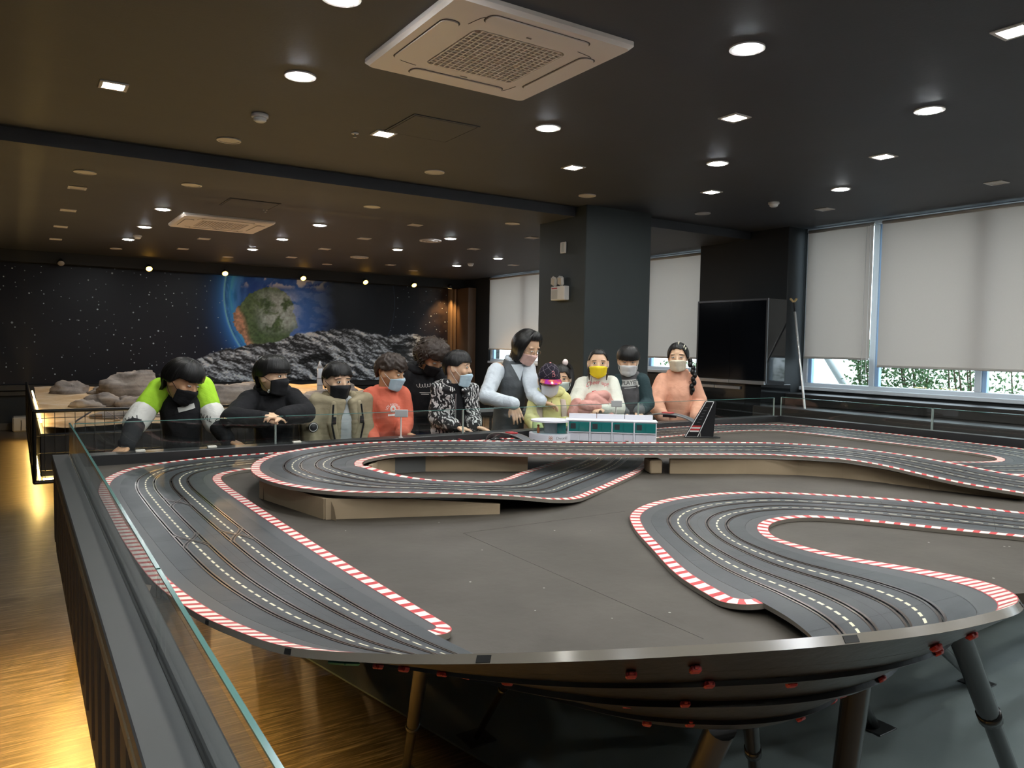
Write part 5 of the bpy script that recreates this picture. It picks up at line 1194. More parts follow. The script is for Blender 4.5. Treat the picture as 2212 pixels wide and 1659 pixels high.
    def hand(P, w_, d, pn, s=1.0, spread=.25, curl=.5, flip=1):
        d = d.normalized(); pn = (pn-d*pn.dot(d)).normalized(); sd = d.cross(pn).normalized()*flip; B = P.body
        pl, r = .072*s, .0125*s
        for k in range(4): B.limb(w_+sd*(.010*(k-1.5))*s, w_+d*pl+sd*(.0178*(k-1.5))*s, r*1.05, r*.92, 8)
        lens = (.062, .070, .066, .052)
        for k in range(4):
            b = w_+d*pl+sd*(.0182*(k-1.5))*s; dd = (d+sd*spread*(k-1.5)*.35).normalized(); l = lens[3-k if flip < 0 else k]*s
            p1 = b+dd*l*.45; d2 = (dd*cos(curl)+pn*sin(curl)).normalized(); p2 = p1+d2*l*.33; d3 = (dd*cos(curl*1.8)+pn*sin(curl*1.8)).normalized(); p3 = p2+d3*l*.26
            B.chain([b, p1, p2, p3], [.0082*s, .0077*s, .0071*s, .0062*s], 8)
        tb_ = w_+d*.02*s-sd*.020*s; t1 = tb_+(d*.75-sd*.65+pn*.25).normalized()*.036*s; t2 = t1+(d*.95-sd*.25+pn*.3).normalized()*.030*s
        B.chain([tb_, t1, t2], [.0125*s, .0095*s, .0075*s], 8)
    def torso_rings(P, pel, neck, sl, sr, k=1.0, low=0.0, wid=1.0, depth=1.0, nr=.052):
        pel, neck, sl, sr = [Vector(q) for q in (pel, neck, sl, sr)]; lat = (sr-sl); hw = lat.length/2; lat.normalize(); ax_ = (neck-pel); H = ax_.length; up = ax_.normalized(); dep = lat.cross(up).normalized()
        sm_ = (sl+sr)/2; R_ = []
        for t, a, b in ((low, hw*.80*wid, .100*depth), (.18, hw*.80*wid, .102*depth), (.40, hw*.80*wid, .100*depth), (.62, hw*.88*wid, .106*depth), (.76, hw*.95*wid, .102*depth), (.86, hw*.93*wid, .086*depth), (.93, hw*.66*wid, .070*depth), (1.0, nr*1.05, nr*1.05), (1.03, nr, nr)):
            c = pel.lerp(neck, t) if t < .5 else (pel.lerp(neck, .5).lerp(neck, (t-.5)*2)).lerp(pel.lerp(sm_+up*.035, t) if t < .97 else neck, .45 if t < .97 else 0)
            R_.append((c, lat*a*k, dep*b*k))
        return R_
    def build(P, pel, neck, sl, sr, **kw):
        """bare body: torso, neck, legs; fused with head, arms and hands into one skin"""
        neck = Vector(neck)+Vector((0, 0, .022)); P.pel, P.neck, P.sl, P.sr = [Vector(q) for q in (pel, neck, sl, sr)]; B = P.body
        B.loft(P.torso_rings(pel, neck, sl, sr, .86, 0, nr=.05), 20)
        B.chain([P.neck-Vector((0, 0, .03)), P.h+P.R @ Vector((0, -.018, -.055))*P.hs], [.050, .046])
        lat = (P.sr-P.sl).normalized(); z = P.pel.z
        for sg in (-1, 1):
            hp = P.pel+lat*.085*sg; kn = Vector((hp.x+.01*sg, hp.y+.01, z*.53)); an = Vector((hp.x+.015*sg, hp.y+.03, .075)); B.chain([hp, kn, an], [.082, .055, .038])
            B.limb(an+Vector((0, .01, -.04)), an+Vector((P.f.x*.12, P.f.y*.12, -.045)), .032, .03)
    def finish(P, voxel=.0048, deci=.34):
        me = temp_mesh(P.body, 'body', P.skin, voxel, 3, deci); link('body', me, P.t)
    def garment(P, name, mb, m, voxel=.0085, amp=.0055, seed=0, freq=(7, 7, 3.5), smooth=3, deci=None):
        me = temp_mesh(mb, name, m, voxel, smooth, deci, folds(amp, freq, seed) if amp else None); return link(name, me, P.t)
    def trousers(P, m, z0=.0):
        B = MB(); lat = (P.sr-P.sl).normalized(); z = P.pel.z; hw = (P.sr-P.sl).length/2
        B.loft([(P.pel+Vector((0, 0, dz_)), lat*a, Vector((0, 1, 0))*b) for dz_, a, b in ((-.13, hw*.78, .108), (-.05, hw*.82, .11), (.03, hw*.78, .105), (.05, hw*.76, .102))], 20)
        for sg in (-1, 1):
            hp = P.pel+lat*.085*sg; kn = Vector((hp.x+.01*sg, hp.y+.01, z*.53)); an = Vector((hp.x+.015*sg, hp.y+.03, .09)); B.chain([hp-Vector((0, 0, .02)), kn, an], [.098, .072, .062])
            S = MB().loft([(an+Vector((P.f.x*d_, P.f.y*d_, z_-an.z)), Vector((P.f.y, -P.f.x, 0))*w_, Vector((P.f.x, P.f.y, 0))*l_) for d_, z_, w_, l_ in ((.03, .001, .042, .11), (.03, .02, .044, .115), (.025, .05, .04, .10), (-.01, .09, .034, .045))], 16); S.obj('shoe', cloth('shoe_dark', (.03, .03, .035)), P.t)
        P.garment('trousers', B, m, .012, .006, 3)
    def project(P, target, me, O, X, Y, off=.0025, m=None, name='print', parent=None):
        """lay a flat print onto the cloth, viewed from the front"""
        X, Y = Vector(X).normalized(), Vector(Y).normalized(); N = X.cross(Y); tm = target.data; bv = BVHTree.FromPolygons([v.co for v in tm.vertices], [p.vertices[:] for p in tm.polygons])
        for v in me.vertices:
            q = Vector(O)+X*v.co.x+Y*v.co.y+N*.25; hit = bv.ray_cast(q, -N, .6)
            v.co = (hit[0]+N*(off+max(0, v.co.z))) if hit[0] is not None else q-N*.25
        me.update(); me.materials.clear(); me.materials.append(m); return link(name, me, parent or target)
def exp_(x): return math.exp(x)
def flat(poly, z=0.0):
    me = bpy.data.meshes.new('p'); n = len(poly); me.from_pydata([(x, y, z) for x, y in poly], [], [tuple(range(n))]); return me
def gridrect(w_, h, n=12, k=6):
    b = MB(); b.grid([[(-w_/2+w_*i/n, -h/2+h*j/k, 0) for i in range(n+1)] for j in range(k+1)]); return b.mesh('p', [])
def frame_of(P):
    """shirt-front axes: right in the photo, up, both square to the chest normal"""
    X = (P.sr-P.sl).normalized(); U_ = (P.neck-P.pel).normalized(); return X, (U_-X*U_.dot(X)).normalized()
BLK = cloth('cloth_black', (.016, .016, .018)); DKT = cloth('trouser_dark', (.022, .023, .028)); NAVY = cloth('trouser_navy', (.03, .04, .07))
GP = 'children along the back of the race table'

# ---- 1 boy in black with neon sleeves
P = Person('boy in black top with neon green and white sleeves leaning on the rail', at(394, 822, 4.36), 48, 26, -6, 1.0, SK2, GP)
P.eyes('down'); P.hair(HB, 1.30, 1.72, 2.45, .022, .04, 3, .006, fr_w=1.1); P.mask(BLK, 'flat')
SLp, SRp, EL, ER, WL, WR = at(333, 856, 4.48), at(446, 850, 4.45), at(293, 912, 4.40), at(466, 912, 4.36), at(274, 962, 4.20), at(492, 950, 4.24)
SLp, SRp = shin(SLp, SRp)
P.build(at(395, 1010, 4.50), at(395, 856, 4.45), SLp, SRp)
P.arm([SLp, EL, WL], [.05, .040, .028], (-.5, -.75, -.35), .95, .3, .45); P.arm([SRp, ER, WR], [.05, .040, .028], (.7, -.5, -.35), .95, .3, .45, flip=-1)
P.finish(); P.trousers(DKT)
G = MB().loft(P.torso_rings(P.pel, P.neck, SLp, SRp, 1.06, -.02, 1.02, 1.10, .068), 26); top = P.garment('top', G, BLK, .0085, .006, 2)
mN, mWh = cloth('neon_green', (.44, .78, .05)), cloth('band_white', (.74, .73, .68))
for a, b, w_, k in ((SLp, EL, WL, 'l'), (SRp, ER, WR, 'r')):
    m1 = a.lerp(b, .74); P.garment('neon_sleeve', MB().limb(a+(b-a)*-.06, a.lerp(b, .45), .068, .062), mN, .007, .004, 5); bd = P.garment('sleeve_band', MB().limb(a.lerp(b, .70), b, .067, .064), mWh, .007, .003, 7)
    P.garment('under_sleeve', MB().chain([b-(b-a).normalized()*.03, b, w_], [.050, .050, .040]), BLK, .0075, .006, 9)
    X = Vector((ax.x, ax.y, 0)); X = (X+Vector((0, 0, .25 if k == 'l' else -.28))).normalized(); Y = Vector((0, 0, 1)); Y = (Y-X*Y.dot(X)).normalized()
    P.project(bd, text_mesh('NAL' if k == 'l' else 'NAL G', .042, 0), (m1+b)/2, X, Y, .002, mat('print_black', (.02, .02, .02), .6), 'lettering')
X, Y = frame_of(P); P.project(top, gridrect(.085, .026), at(403, 882, 4.34), (X+Y*.2), (Y-X*.2), .003, mat('label_silver', (.55, .55, .52), .35), 'chest_patch')
# ---- 2 boy in black hoodie, arms folded on the glass
P = Person('boy with bowl cut in black hoodie resting folded arms on the glass', at(588, 812, 4.40), 52, 4, 0, .97, SK1, GP)
P.eyes('open'); P.hair(HB, 1.36, 1.60, 2.25, .022, .02, 5, .008, fr_w=1.05); P.mask(cloth('mask_black', (.02, .02, .022), .7), 'flat', top=-.004)
SLp, SRp, EL, ER, WL, WR = at(533, 873, 4.46), at(640, 868, 4.44), at(500, 903, 4.26), at(661, 892, 4.25), at(569, 906, 4.13), at(609, 898, 4.12)
SLp, SRp = shin(SLp, SRp)
P.build(at(592, 1010, 4.52), at(592, 856, 4.46), SLp, SRp)
P.arm([SLp, EL, WL], [.05, .042, .028], (.9, -.25, .12), .92, .1, .7, (0, .3, -1)); P.arm([SRp, ER, WR], [.05, .042, .028], (-.9, -.3, .05), .92, .1, .8, (0, .3, -1), -1)
P.finish(); P.trousers(DKT)
G = MB().loft(P.torso_rings(P.pel, P.neck, SLp, SRp, 1.08, -.02, 1.02, 1.1, .066), 26)
for a, b, w_ in ((SLp, EL, WL), (SRp, ER, WR)): G.chain([a, b, w_], [0.065, 0.056, 0.045])
hd = MB()
for k in range(15):
    a = 2*pi*k/15; hd.ell(P.neck+Vector((.078*cos(a), .072*sin(a)+.02, .018+.02*sin(a))), ((.034, 0, 0), (0, .034, 0), (0, 0, .026)), 10, 8)
top = P.garment('hoodie', G, BLK, .0085, .007, 12); P.garment('hood', hd, BLK, .008, .004, 4)
for k, (px, py) in enumerate(((580, 846), (610, 850))): q = at(px, py, 4.352); MB().ell(q, ((.007, 0, 0), (0, .005, 0), (0, 0, .009)), 12, 8).ell(q+Vector((.003, 0, .008)), ((.005, 0, 0), (0, .004, 0), (0, 0, .005)), 10, 8).obj('hood_tag', mWh, P.t)
# ---- 3 boy in khaki jacket
P = Person('boy in open khaki jacket over grey shirt with black mask', at(728, 822, 4.42), 30, 9, 0, .97, SK1, GP)
P.eyes('open'); P.hair(HB, 1.18, 1.42, 2.1, .016, .12, 8, .005, fr_w=.9, part=1); P.mask(cloth('mask_black', (.02, .02, .022), .7), 'beak', top=-.008)
SLp, SRp, EL, ER, WL, WR = at(682, 884, 4.46), at(779, 880, 4.46), at(668, 925, 4.44), at(788, 922, 4.44), at(676, 972, 4.40), at(780, 975, 4.40)
SLp, SRp = shin(SLp, SRp)
P.build(at(732, 1010, 4.50), at(735, 866, 4.46), SLp, SRp); P.arm([SLp, EL, WL], [.05, .042, .03], (.1, -.3, -1), .92); P.arm([SRp, ER, WR], [.05, .042, .03], (-.1, -.3, -1), .92, flip=-1); P.finish(); P.trousers(DKT)
top = P.garment('shirt', MB().loft(P.torso_rings(P.pel, P.neck, SLp, SRp, 1.0, -.02, .9, 1.12, .066), 24), cloth('shirt_grey', (.50, .53, .54)), .0085, .008, 21)
mK = cloth('khaki', (.34, .29, .19)); X, Y = frame_of(P); N_ = X.cross(Y); N_ = N_ if N_.y < 0 else -N_
for sg, a, b, w_ in ((-1, SLp, EL, WL), (1, SRp, ER, WR)):
    J = MB(); J.chain([a, b, w_+(w_-b)*.1], [0.070, 0.059, 0.055])
    for t in np.linspace(.02, .97, 15):
        o2 = float(np.interp(t, (0, .6, .8, .98), (.062, .058, .05, .03))); c = P.pel.lerp(P.neck, float(t)); J.limb(c+X*sg*(o2)+N_*.105, c+X*sg*.155+N_*.02, .026, .045, 10); J.limb(c+X*sg*.155+N_*.02, c+X*sg*.12-N_*.08, .045, .035, 10)
    P.garment('jacket_half', J, mK, .009, .006, 31+sg)
    # folded lapel with dark facing
    lp_ = MB(); c0, c1 = P.pel.lerp(P.neck, .95)+X*sg*.075+N_*.10, P.pel.lerp(P.neck, .05)+X*sg*.055+N_*.135; lp_.chain([c0, c0.lerp(c1, .3)+X*sg*.02, c0.lerp(c1, .6), c1], [.022, .030, .024, .024]); P.garment('lapel', lp_, mK, .007, .004, 35)
    MB().tube([c0+N_*.024+X*sg*.012, c0.lerp(c1, .3)+X*sg*.03+N_*.03, c0.lerp(c1, .6)+N_*.024+X*sg*.012, c1+N_*.02], .0055, 8).obj('zip', BLK, P.t)
    for t in (.12, .42, .74): c = P.pel.lerp(P.neck, t)+X*sg*.085+N_*.142; MB().bbox((-.010, -.004, -.022), (.010, .004, .022), .003, 0, Matrix((X, N_, Y)).transposed(), c).obj('snap_tab', BLK, P.t)
cl = MB()
for k in range(15):
    a = 2*pi*k/15
    if sin(a) > -.75: cl.ell(P.neck+Vector((.088*cos(a), .070*sin(a)+.015, .012)), ((.021, 0, 0), (0, .021, 0), (0, 0, .028)), 10, 8)
P.garment('hood_collar', cl, mK, .008, .004, 4)
bd = SLp.lerp(EL, .85); MB().lathe(bd+N_*.075-X*.01, N_, [(0, .030), (.004, .030)], 24).obj('sleeve_badge', mat('badge_dark', (.05, .05, .055), .5), P.t); MB().ring((0, 0), .022, .026, 0, .001, 24).obj('badge_ring', mWh, P.t).matrix_basis = Matrix.Translation(bd+N_*.0795-X*.01) @ N_.to_track_quat('Z', 'Y').to_matrix().to_4x4()
# ---- 4 boy in coral shirt
P = Person('boy in coral red sweatshirt with light blue mask looking down', at(844, 803, 4.42), 62, 16, 4, .95, SK2, GP)
mBl = cloth('mask_blue', (.50, .66, .76), .6); P.eyes('down'); P.hair(HBR, 1.26, 1.42, 2.05, .020, .12, 11, .007, wave=.010, fr_w=1.0, part=1); P.mask(mBl, 'flat', strap=mWh)
SLp, SRp, EL, ER, WL, WR = at(797, 866, 4.50), at(872, 862, 4.46), at(790, 915, 4.50), at(876, 912, 4.44), at(808, 955, 4.36), at(868, 935, 4.26)
SLp, SRp = shin(SLp, SRp)
P.build(at(835, 1005, 4.52), at(834, 846, 4.48), SLp, SRp); P.arm([SLp, EL, WL], [.05, .042, .03], (.6, -.6, -.3), .92); P.arm([SRp, ER, WR], [.05, .042, .028], (.8, -.4, -.2), .92, flip=-1); P.finish(); P.trousers(NAVY)
G = MB().loft(P.torso_rings(P.pel, P.neck, SLp, SRp, 1.08, -.02, 1.03, 1.1, .066), 26)
for a, b, w_ in ((SLp, EL, WL), (SRp, ER, WR)): G.chain([a, b, w_], [0.065, 0.054, 0.043])
mC = cloth('coral', (.66, .155, .095)); top = P.garment('sweatshirt', G, mC, .0085, .007, 41); rg = MB()
for k in range(20): a = 2*pi*k/20; rg.ell(P.neck+Vector((.068*cos(a), .064*sin(a), -.012+.012*sin(a))), ((.012, 0, 0), (0, .012, 0), (0, 0, .012)), 8, 6)
P.garment('collar', rg, mC, .006, 0); X, Y = frame_of(P); mWp = mat('print_white', (.80, .76, .72), .6); O = at(850, 882, 4.36)
arcm = text_mesh('LOS ANGELES', .019, 0)
for v in arcm.vertices: a = v.co.x/.045; r_ = .045+v.co.y; v.co = Vector((r_*sin(a), r_*cos(a)-.022, 0))
P.project(top, arcm, O, X, Y, .002, mWp, 'lettering'); em = MB()
for k in range(3): em.tube([(.018*cos(2*pi*j/14)*(1-.25*k), .020*sin(2*pi*j/14)*(1-.25*k)-.006, 0) for j in range(15)], .0022, 4)
P.project(top, em.mesh('p', []), O, X, Y, .001, mWp, 'emblem'); P.project(top, gridrect(.07, .012), O-Y*.042, X, Y, .002, mWp, 'print_band')
# ---- 5 tall curly haired child in black hoodie
P = Person('tall child with large curly brown hair in black hoodie bending forward', at(932, 772, 4.72), 42, 34, 0, 1.0, SK2, GP)
P.eyes('down'); P.hair(HBR, 1.25, 1.75, 2.3, .030, .1, 13, .012, lump=.02, name='hair_base'); P.mask(BLK, 'beak')
SLp, SRp, EL, ER, WL, WR = at(880, 822, 4.88), at(952, 822, 4.80), at(873, 880, 4.9), at(956, 880, 4.78), at(890, 935, 4.8), at(945, 930, 4.66)
SLp, SRp = shin(SLp, SRp)
P.build(at(908, 960, 4.94), at(915, 806, 4.84), SLp, SRp); P.arm([SLp, EL, WL], [.055, .045, .03], (.2, -.3, -1), 1); P.arm([SRp, ER, WR], [.055, .045, .03], (.3, -.5, -.8), 1, flip=-1); P.finish(); P.trousers(DKT)
G = MB().loft(P.torso_rings(P.pel, P.neck, SLp, SRp, 1.1, -.04, 1.05, 1.12, .07), 26)
for a, b, w_ in ((SLp, EL, WL), (SRp, ER, WR)): G.chain([a, b, w_], [0.070, 0.059, 0.048])
top = P.garment('hoodie', G, BLK, .009, .007, 51); hd = MB()
for k in range(15): a = 2*pi*k/15; hd.ell(P.neck+Vector((.088*cos(a), .08*sin(a)+.02, .012+.025*sin(a))), ((.036, 0, 0), (0, .036, 0), (0, 0, .03)), 10, 8)
P.garment('hood', hd, BLK, .009, .004, 4)
rg_ = random.Random(5); cu = MB(); ctr = P.h+Vector((0, .01, .015))
for k in range(330):
    v = Vector((rg_.gauss(0, 1), rg_.gauss(0, 1), rg_.gauss(0, 1))).normalized(); lv = P.R.transposed() @ v
    if lv.y > .45 and lv.z < .30: continue
    if lv.z < -.62: continue
    rad = rg_.uniform(.098, .128)*(1.0 if lv.z > -.2 else .9); c = ctr+v*rad; t1 = v.cross(Vector((0, 0, 1))).normalized(); t2 = v.cross(t1); a0 = rg_.uniform(0, 6.28); pts = []; n = 16; rr_ = rg_.uniform(.009, .016); tn = (t1*cos(a0)+t2*sin(a0)); bn = v.cross(tn)
    for j in range(n): a = 2*pi*1.6*j/n; pts.append(c+(tn*cos(a)+v*sin(a))*rr_+bn*(.030*(j/n-.5))-v*.012*abs(j/n-.5))
    cu.tube(pts, [.0022]+[.0042]*(n-2)+[.0018], 5)
cu.obj('hair_curls', mat('curl_brown', (.030, .020, .015), .5), P.t)
X, Y = frame_of(P); O = at(920, 838, 4.7); sc_ = MB(); pts = [(-.055+.0016*j-.006*sin(j*.55), (.007+.006*abs(sin(j*.13)))*cos(j*.55)+.0001*j, 0) for j in range(72)]; sc_.tube(pts, .0014, 4)
P.project(top, sc_.mesh('p', []), O, X, Y, .002, mWp, 'script_print'); P.project(top, gridrect(.075, .004), O-Y*.045, X, Y, .002, mWp, 'print_line'); P.project(top, gridrect(.055, .004), O-Y*.055, X, Y, .002, mWp, 'print_line')
# ---- 6 boy in black and white patterned jacket
P = Person('boy in profile wearing black and white patterned jacket and pulled-down blue mask', at(988, 793, 4.44), 74, 5, 0, .97, SK1, GP)
P.eyes('open'); P.hair(HB, 1.22, 1.50, 2.15, .015, .015, 17, .003, fr_w=.85); P.mask(mBl, 'flat', strap=mWh, low=-.022)
SLp, SRp, EL, ER, WL, WR = at(948, 855, 4.52), at(1014, 857, 4.46), at(944, 902, 4.50), at(1020, 898, 4.42), at(984, 922, 4.30), at(1026, 920, 4.26)
SLp, SRp = shin(SLp, SRp)
P.build(at(980, 1000, 4.54), at(982, 838, 4.48), SLp, SRp); P.arm([SLp, EL, WL], [.05, .042, .028], (.75, -.5, -.2), .95, .25, .5); P.arm([SRp, ER, WR], [.05, .042, .028], (.75, -.5, -.3), .95, .25, .5, flip=-1); P.finish(); P.trousers(DKT)
P.garment('t_shirt', MB().loft(P.torso_rings(P.pel, P.neck, SLp, SRp, 1.0, -.02, .92, 1.08, .066), 24), BLK, .0085, .005, 61)
s = NT('graffiti_cloth'); g = s.geo(); wv = s.noise(11, g, 5, .55, 2.6); v2 = s.n('TexWave'); v2.inputs['Scale'].default_value = 14; v2.inputs['Distortion'].default_value = 14; v2.inputs['Detail'].default_value = 3; s.l(g, v2.inputs['Vector'])
f_ = s.math('GREATER_THAN', s.math('MULTIPLY', v2.outputs[1], s.math('GREATER_THAN', wv, .46)), .52); s.set(color=s.mix(f_, (.018, .018, .02), (.62, .61, .60)), rough=.65, spec=.3); mGr = s.m
X, Y = frame_of(P); N_ = X.cross(Y); N_ = N_ if N_.y < 0 else -N_
for sg, a, b, w_ in ((-1, SLp, EL, WL), (1, SRp, ER, WR)):
    J = MB(); J.chain([a, b, w_-(w_-b)*.12], [0.068, 0.058, 0.048])
    for t in np.linspace(.02, .96, 15):
        o2 = float(np.interp(t, (0, .6, .8, .98), (.03, .035, .04, .04) if sg < 0 else (.09, .085, .07, .04))); c = P.pel.lerp(P.neck, float(t)); J.limb(c+X*sg*o2+N_*.105, c+X*sg*.125+N_*.02, .022, .040, 10); J.limb(c+X*sg*.125+N_*.02, c+X*sg*.10-N_*.07, .040, .034, 10)
    P.garment('jacket_half', J, mGr, .0085, .006, 71+sg); P.garment('cuff', MB().limb(w_-(w_-b)*.16, w_-(w_-b)*.02, .040, .036), BLK, .006, .002, 3)
cl = MB()
for k in range(15):
    a = 2*pi*k/15
    if sin(a) > -.7: cl.ell(P.neck+Vector((.080*cos(a), .068*sin(a)+.012, .01)), ((.026, 0, 0), (0, .026, 0), (0, 0, .030)), 10, 8)
P.garment('collar', cl, mGr, .008, .003, 4); MB().tube([P.pel.lerp(P.neck, t)+X*(-.018)+N_*(.13) for t in (.93, .75, .5, .25, .02)], .0035, 6).obj('zip', mat('zip_steel', (.5, .5, .5), .3, .8), P.t)
# ---- 7 woman
P = Person('woman with bob hair in grey knit vest and pale shirt reaching down', at(1138, 748, 4.62), 52, 30, 2, 1.04, SK1)
P.eyes('down'); P.hair(HB, .80, 2.62, 3.0, .018, .06, 21, .012, fr_w=.80, part=.5); P.mask(cloth('mask_pink', (.80, .52, .46), .7), 'flat', strap=mWh)
SLp, SRp, EL, ER, WL, WR = at(1066, 806, 4.74), at(1146, 800, 4.66), at(1050, 858, 4.64), at(1152, 852, 4.52), at(1109, 872, 4.40), at(1168, 866, 4.36)
SLp, SRp = shin(SLp, SRp)
P.build(at(1090, 950, 4.86), at(1112, 787, 4.72), SLp, SRp); P.arm([SLp, EL, WL], [.058, .046, .028], (.25, -.25, -1), 1.05, .3, .4, (.2, .6, 0)); P.arm([SRp, ER, WR], [.058, .046, .028], (.9, -.35, -.35), 1.05, .35, .55, (0, -.1, -1), -1); P.finish(); P.trousers(DKT)
mSh = cloth('shirt_paleblue', (.62, .68, .74)); mV = cloth('vest_grey', (.105, .115, .125), .95, .2)
P.garment('vest', MB().loft(P.torso_rings(P.pel, P.neck, SLp, SRp, 1.10, .02, 1.0, 1.10, .07), 26), mV, .009, .005, 81)
for a, b, w_ in ((SLp, EL, WL), (SRp, ER, WR)): P.garment('shirt_sleeve', MB().chain([a+(b-a)*.05, b, w_], [.060, .053, .041]), mSh, .0075, .008, 85); P.garment('cuff', MB().limb(w_-(w_-b).normalized()*.05, w_, .046, .046), mSh, .006, .001, 3)
cl = MB(); X, Y = frame_of(P); N_ = X.cross(Y); N_ = N_ if N_.y < 0 else -N_
for k in range(17):
    a = 2*pi*k/17
    if sin(a) > -.8: cl.ell(P.neck+Vector((.062*cos(a), .060*sin(a)+.004, .018+.014*sin(a))), ((.014, 0, 0), (0, .014, 0), (0, 0, .022)), 10, 8)
for sg in (-1, 1): cl.limb(P.neck+X*.055*sg+N_*.045, P.neck+X*.028*sg+N_*.095-Y*.05, .013, .008)
P.garment('shirt_collar', cl, mSh, .006, .001, 4)
vt = [q for q in P.t.children if q.name.startswith('vest')][0]; tri = MB(); tri.grid([[((-1+2*k/10)*.052*(1-j/12), -.115*j/12, 0) for k in range(11)] for j in range(13)]); P.project(vt, tri.mesh('p', []), P.neck+X*.0+Y*.0+N_*.0, X, Y, .0035, mSh, 'shirt_front')
gl = MB()
for sx in (-1, 1): gl.tube([P.L(.033*sx+.021*cos(2*pi*j/18), .094, -.002+.018*sin(2*pi*j/18)) for j in range(19)], .0013, 5); gl.tube([P.L(.054*sx, .092, 0), P.L(.078*sx, .05, .004), P.L(.080*sx, -.01, .004)], .0013, 5)
gl.tube([P.L(-.012, .096, .0), P.L(.012, .096, .0)], .0013, 5); gl.obj('glasses', mat('glasses_wire', (.5, .45, .38), .25, .9), P.t)
# ---- 8 girl with cap
P = Person('girl in pale yellow hoodie and dark cap with shiny pink visor', at(1186, 822, 4.40), 14, 12, 0, .93, SK1, GP)
P.hair(HB, .9, 2.2, 2.5, .010, .05, 23, .0); P.mask(cloth('mask_white', (.72, .72, .73), .6), 'beak')
SLp, SRp, EL, ER, WL, WR = at(1156, 869, 4.51), at(1219, 869, 4.41), at(1149, 905, 4.46), at(1226, 905, 4.38), at(1160, 925, 4.29), at(1212, 925, 4.27)
SLp, SRp = shin(SLp, SRp)
P.build(at(1188, 985, 4.48), at(1187, 855, 4.46), SLp, SRp); P.arm([SLp, EL, WL], [.046, .038, .027], (.7, -.6, -.2), .88); P.arm([SRp, ER, WR], [.046, .038, .027], (-.7, -.6, -.2), .88, flip=-1); P.finish(); P.trousers(NAVY)
mY = cloth('pale_yellow', (.68, .66, .29)); G = MB().loft(P.torso_rings(P.pel, P.neck, SLp, SRp, 1.1, -.02, 1.03, 1.12, .066), 26)
for a, b, w_ in ((SLp, EL, WL), (SRp, ER, WR)): G.chain([a, b, w_], [0.063, 0.056, 0.044])
top = P.garment('hoodie', G, mY, .0085, .007, 91); hd = MB(); X, Y = frame_of(P); N_ = X.cross(Y); N_ = N_ if N_.y < 0 else -N_
for k in range(15): a = 2*pi*k/15; hd.ell(P.neck+X*.085*cos(a)+N_*(-.078*sin(a)-.01)+Vector((0, 0, .012+.012*sin(a))), ((.033, 0, 0), (0, .033, 0), (0, 0, .028)), 10, 8)
P.garment('hood', hd, mY, .008, .004, 4); MB().tube([P.pel.lerp(P.neck, t)+N_*(.118-.02*max(0, t-.8)/.2) for t in (.9, .7, .5, .3, .05)], .003, 6).obj('zip', mat('zip_tan', (.35, .25, .16), .5), P.t)
for sg in (-1, 1): st_ = P.garment('backpack_strap', MB().loft([(P.pel.lerp(P.neck, t)+X*sg*.088+N_*d_, X*.022, N_*.010) for t, d_ in ((.99, -.02), (.92, .055), (.80, .103), (.6, .117), (.4, .117), (.2, .11))], 12, 3), cloth('strap_beige', (.52, .43, .37)), .005, .001, 2)
MB().loft([(P.pel.lerp(P.neck, t)-N_*.16, X*.11, N_*.06) for t in (.2, .3, .7, .85, .92)], 18, 3).obj('backpack', cloth('strap_beige', (.52, .43, .37)), P.t)
cap = MB(); rows_ = [[P.L(*(P.hsurf(1.42*j/12, 2*pi*k/40)*1.17+Vector((0, 0, .012)))) for k in range(41)] for j in range(13)]; cap.grid(rows_); mcap = cloth('cap_dark', (.022, .018, .028)); co = cap.obj('cap', mcap, P.t)
s = NT('visor_holo'); n = s.noise(26, s.geo(), 3); s.set(color=s.ramp(n, [(.35, (.35, .05, .55)), (.48, (.75, .06, .25)), (.6, (.85, .22, .10)), (.7, (.9, .5, .3))]), rough=.15, metal=.3, spec=.6)
vz = MB(); R0 = []
for j in range(7):
    r_ = []
    for k in range(25): ph = -1.15+2.3*k/24; q = P.hsurf(1.40, ph)*1.18+Vector((0, 0, .012)); ex = .062*(j/6)*cos(ph*1.15)**.7 if cos(ph*1.15) > 0 else 0; r_.append(P.L(q.x*(1+.12*j/6), q.y+ex, q.z-.022*(j/6)-.010*(abs(ph)/1.15)**2))
    R0.append(r_)
vo_ = vz.grid(R0).obj('visor', s.m, co); sm_ = vo_.modifiers.new('thickness', 'SOLIDIFY'); sm_.thickness = .003
ch = MB(); mpk = mat('print_pink', (.80, .32, .34), .5)
for k in range(6):
    for sg in (-1, 1): ch.tube([P.L(*(P.hsurf(.35+.16*j, sg*(j*.30)+k*pi/3+(.0))*1.178+Vector((0, 0, .012)))) for j in range(7)], .0009, 4)
ch.obj('stitching', mat('stitch_grey', (.30, .25, .30), .6), co); tm_ = text_mesh('B', .062, .0015)
for v in tm_.vertices: ph = -.10-v.co.x/.085; th = 1.08-v.co.y/.105; q = P.hsurf(th, ph)*1.185+Vector((0, 0, .012)); v.co = P.L(*q)
tm_.update(); tm_.materials.append(mpk); link('letter', tm_, co); MB().ell(P.L(0, 0, .140), [P.R @ Vector(v) for v in ((.008, 0, 0), (0, .008, 0), (0, 0, .005))]).obj('button', mpk, co)
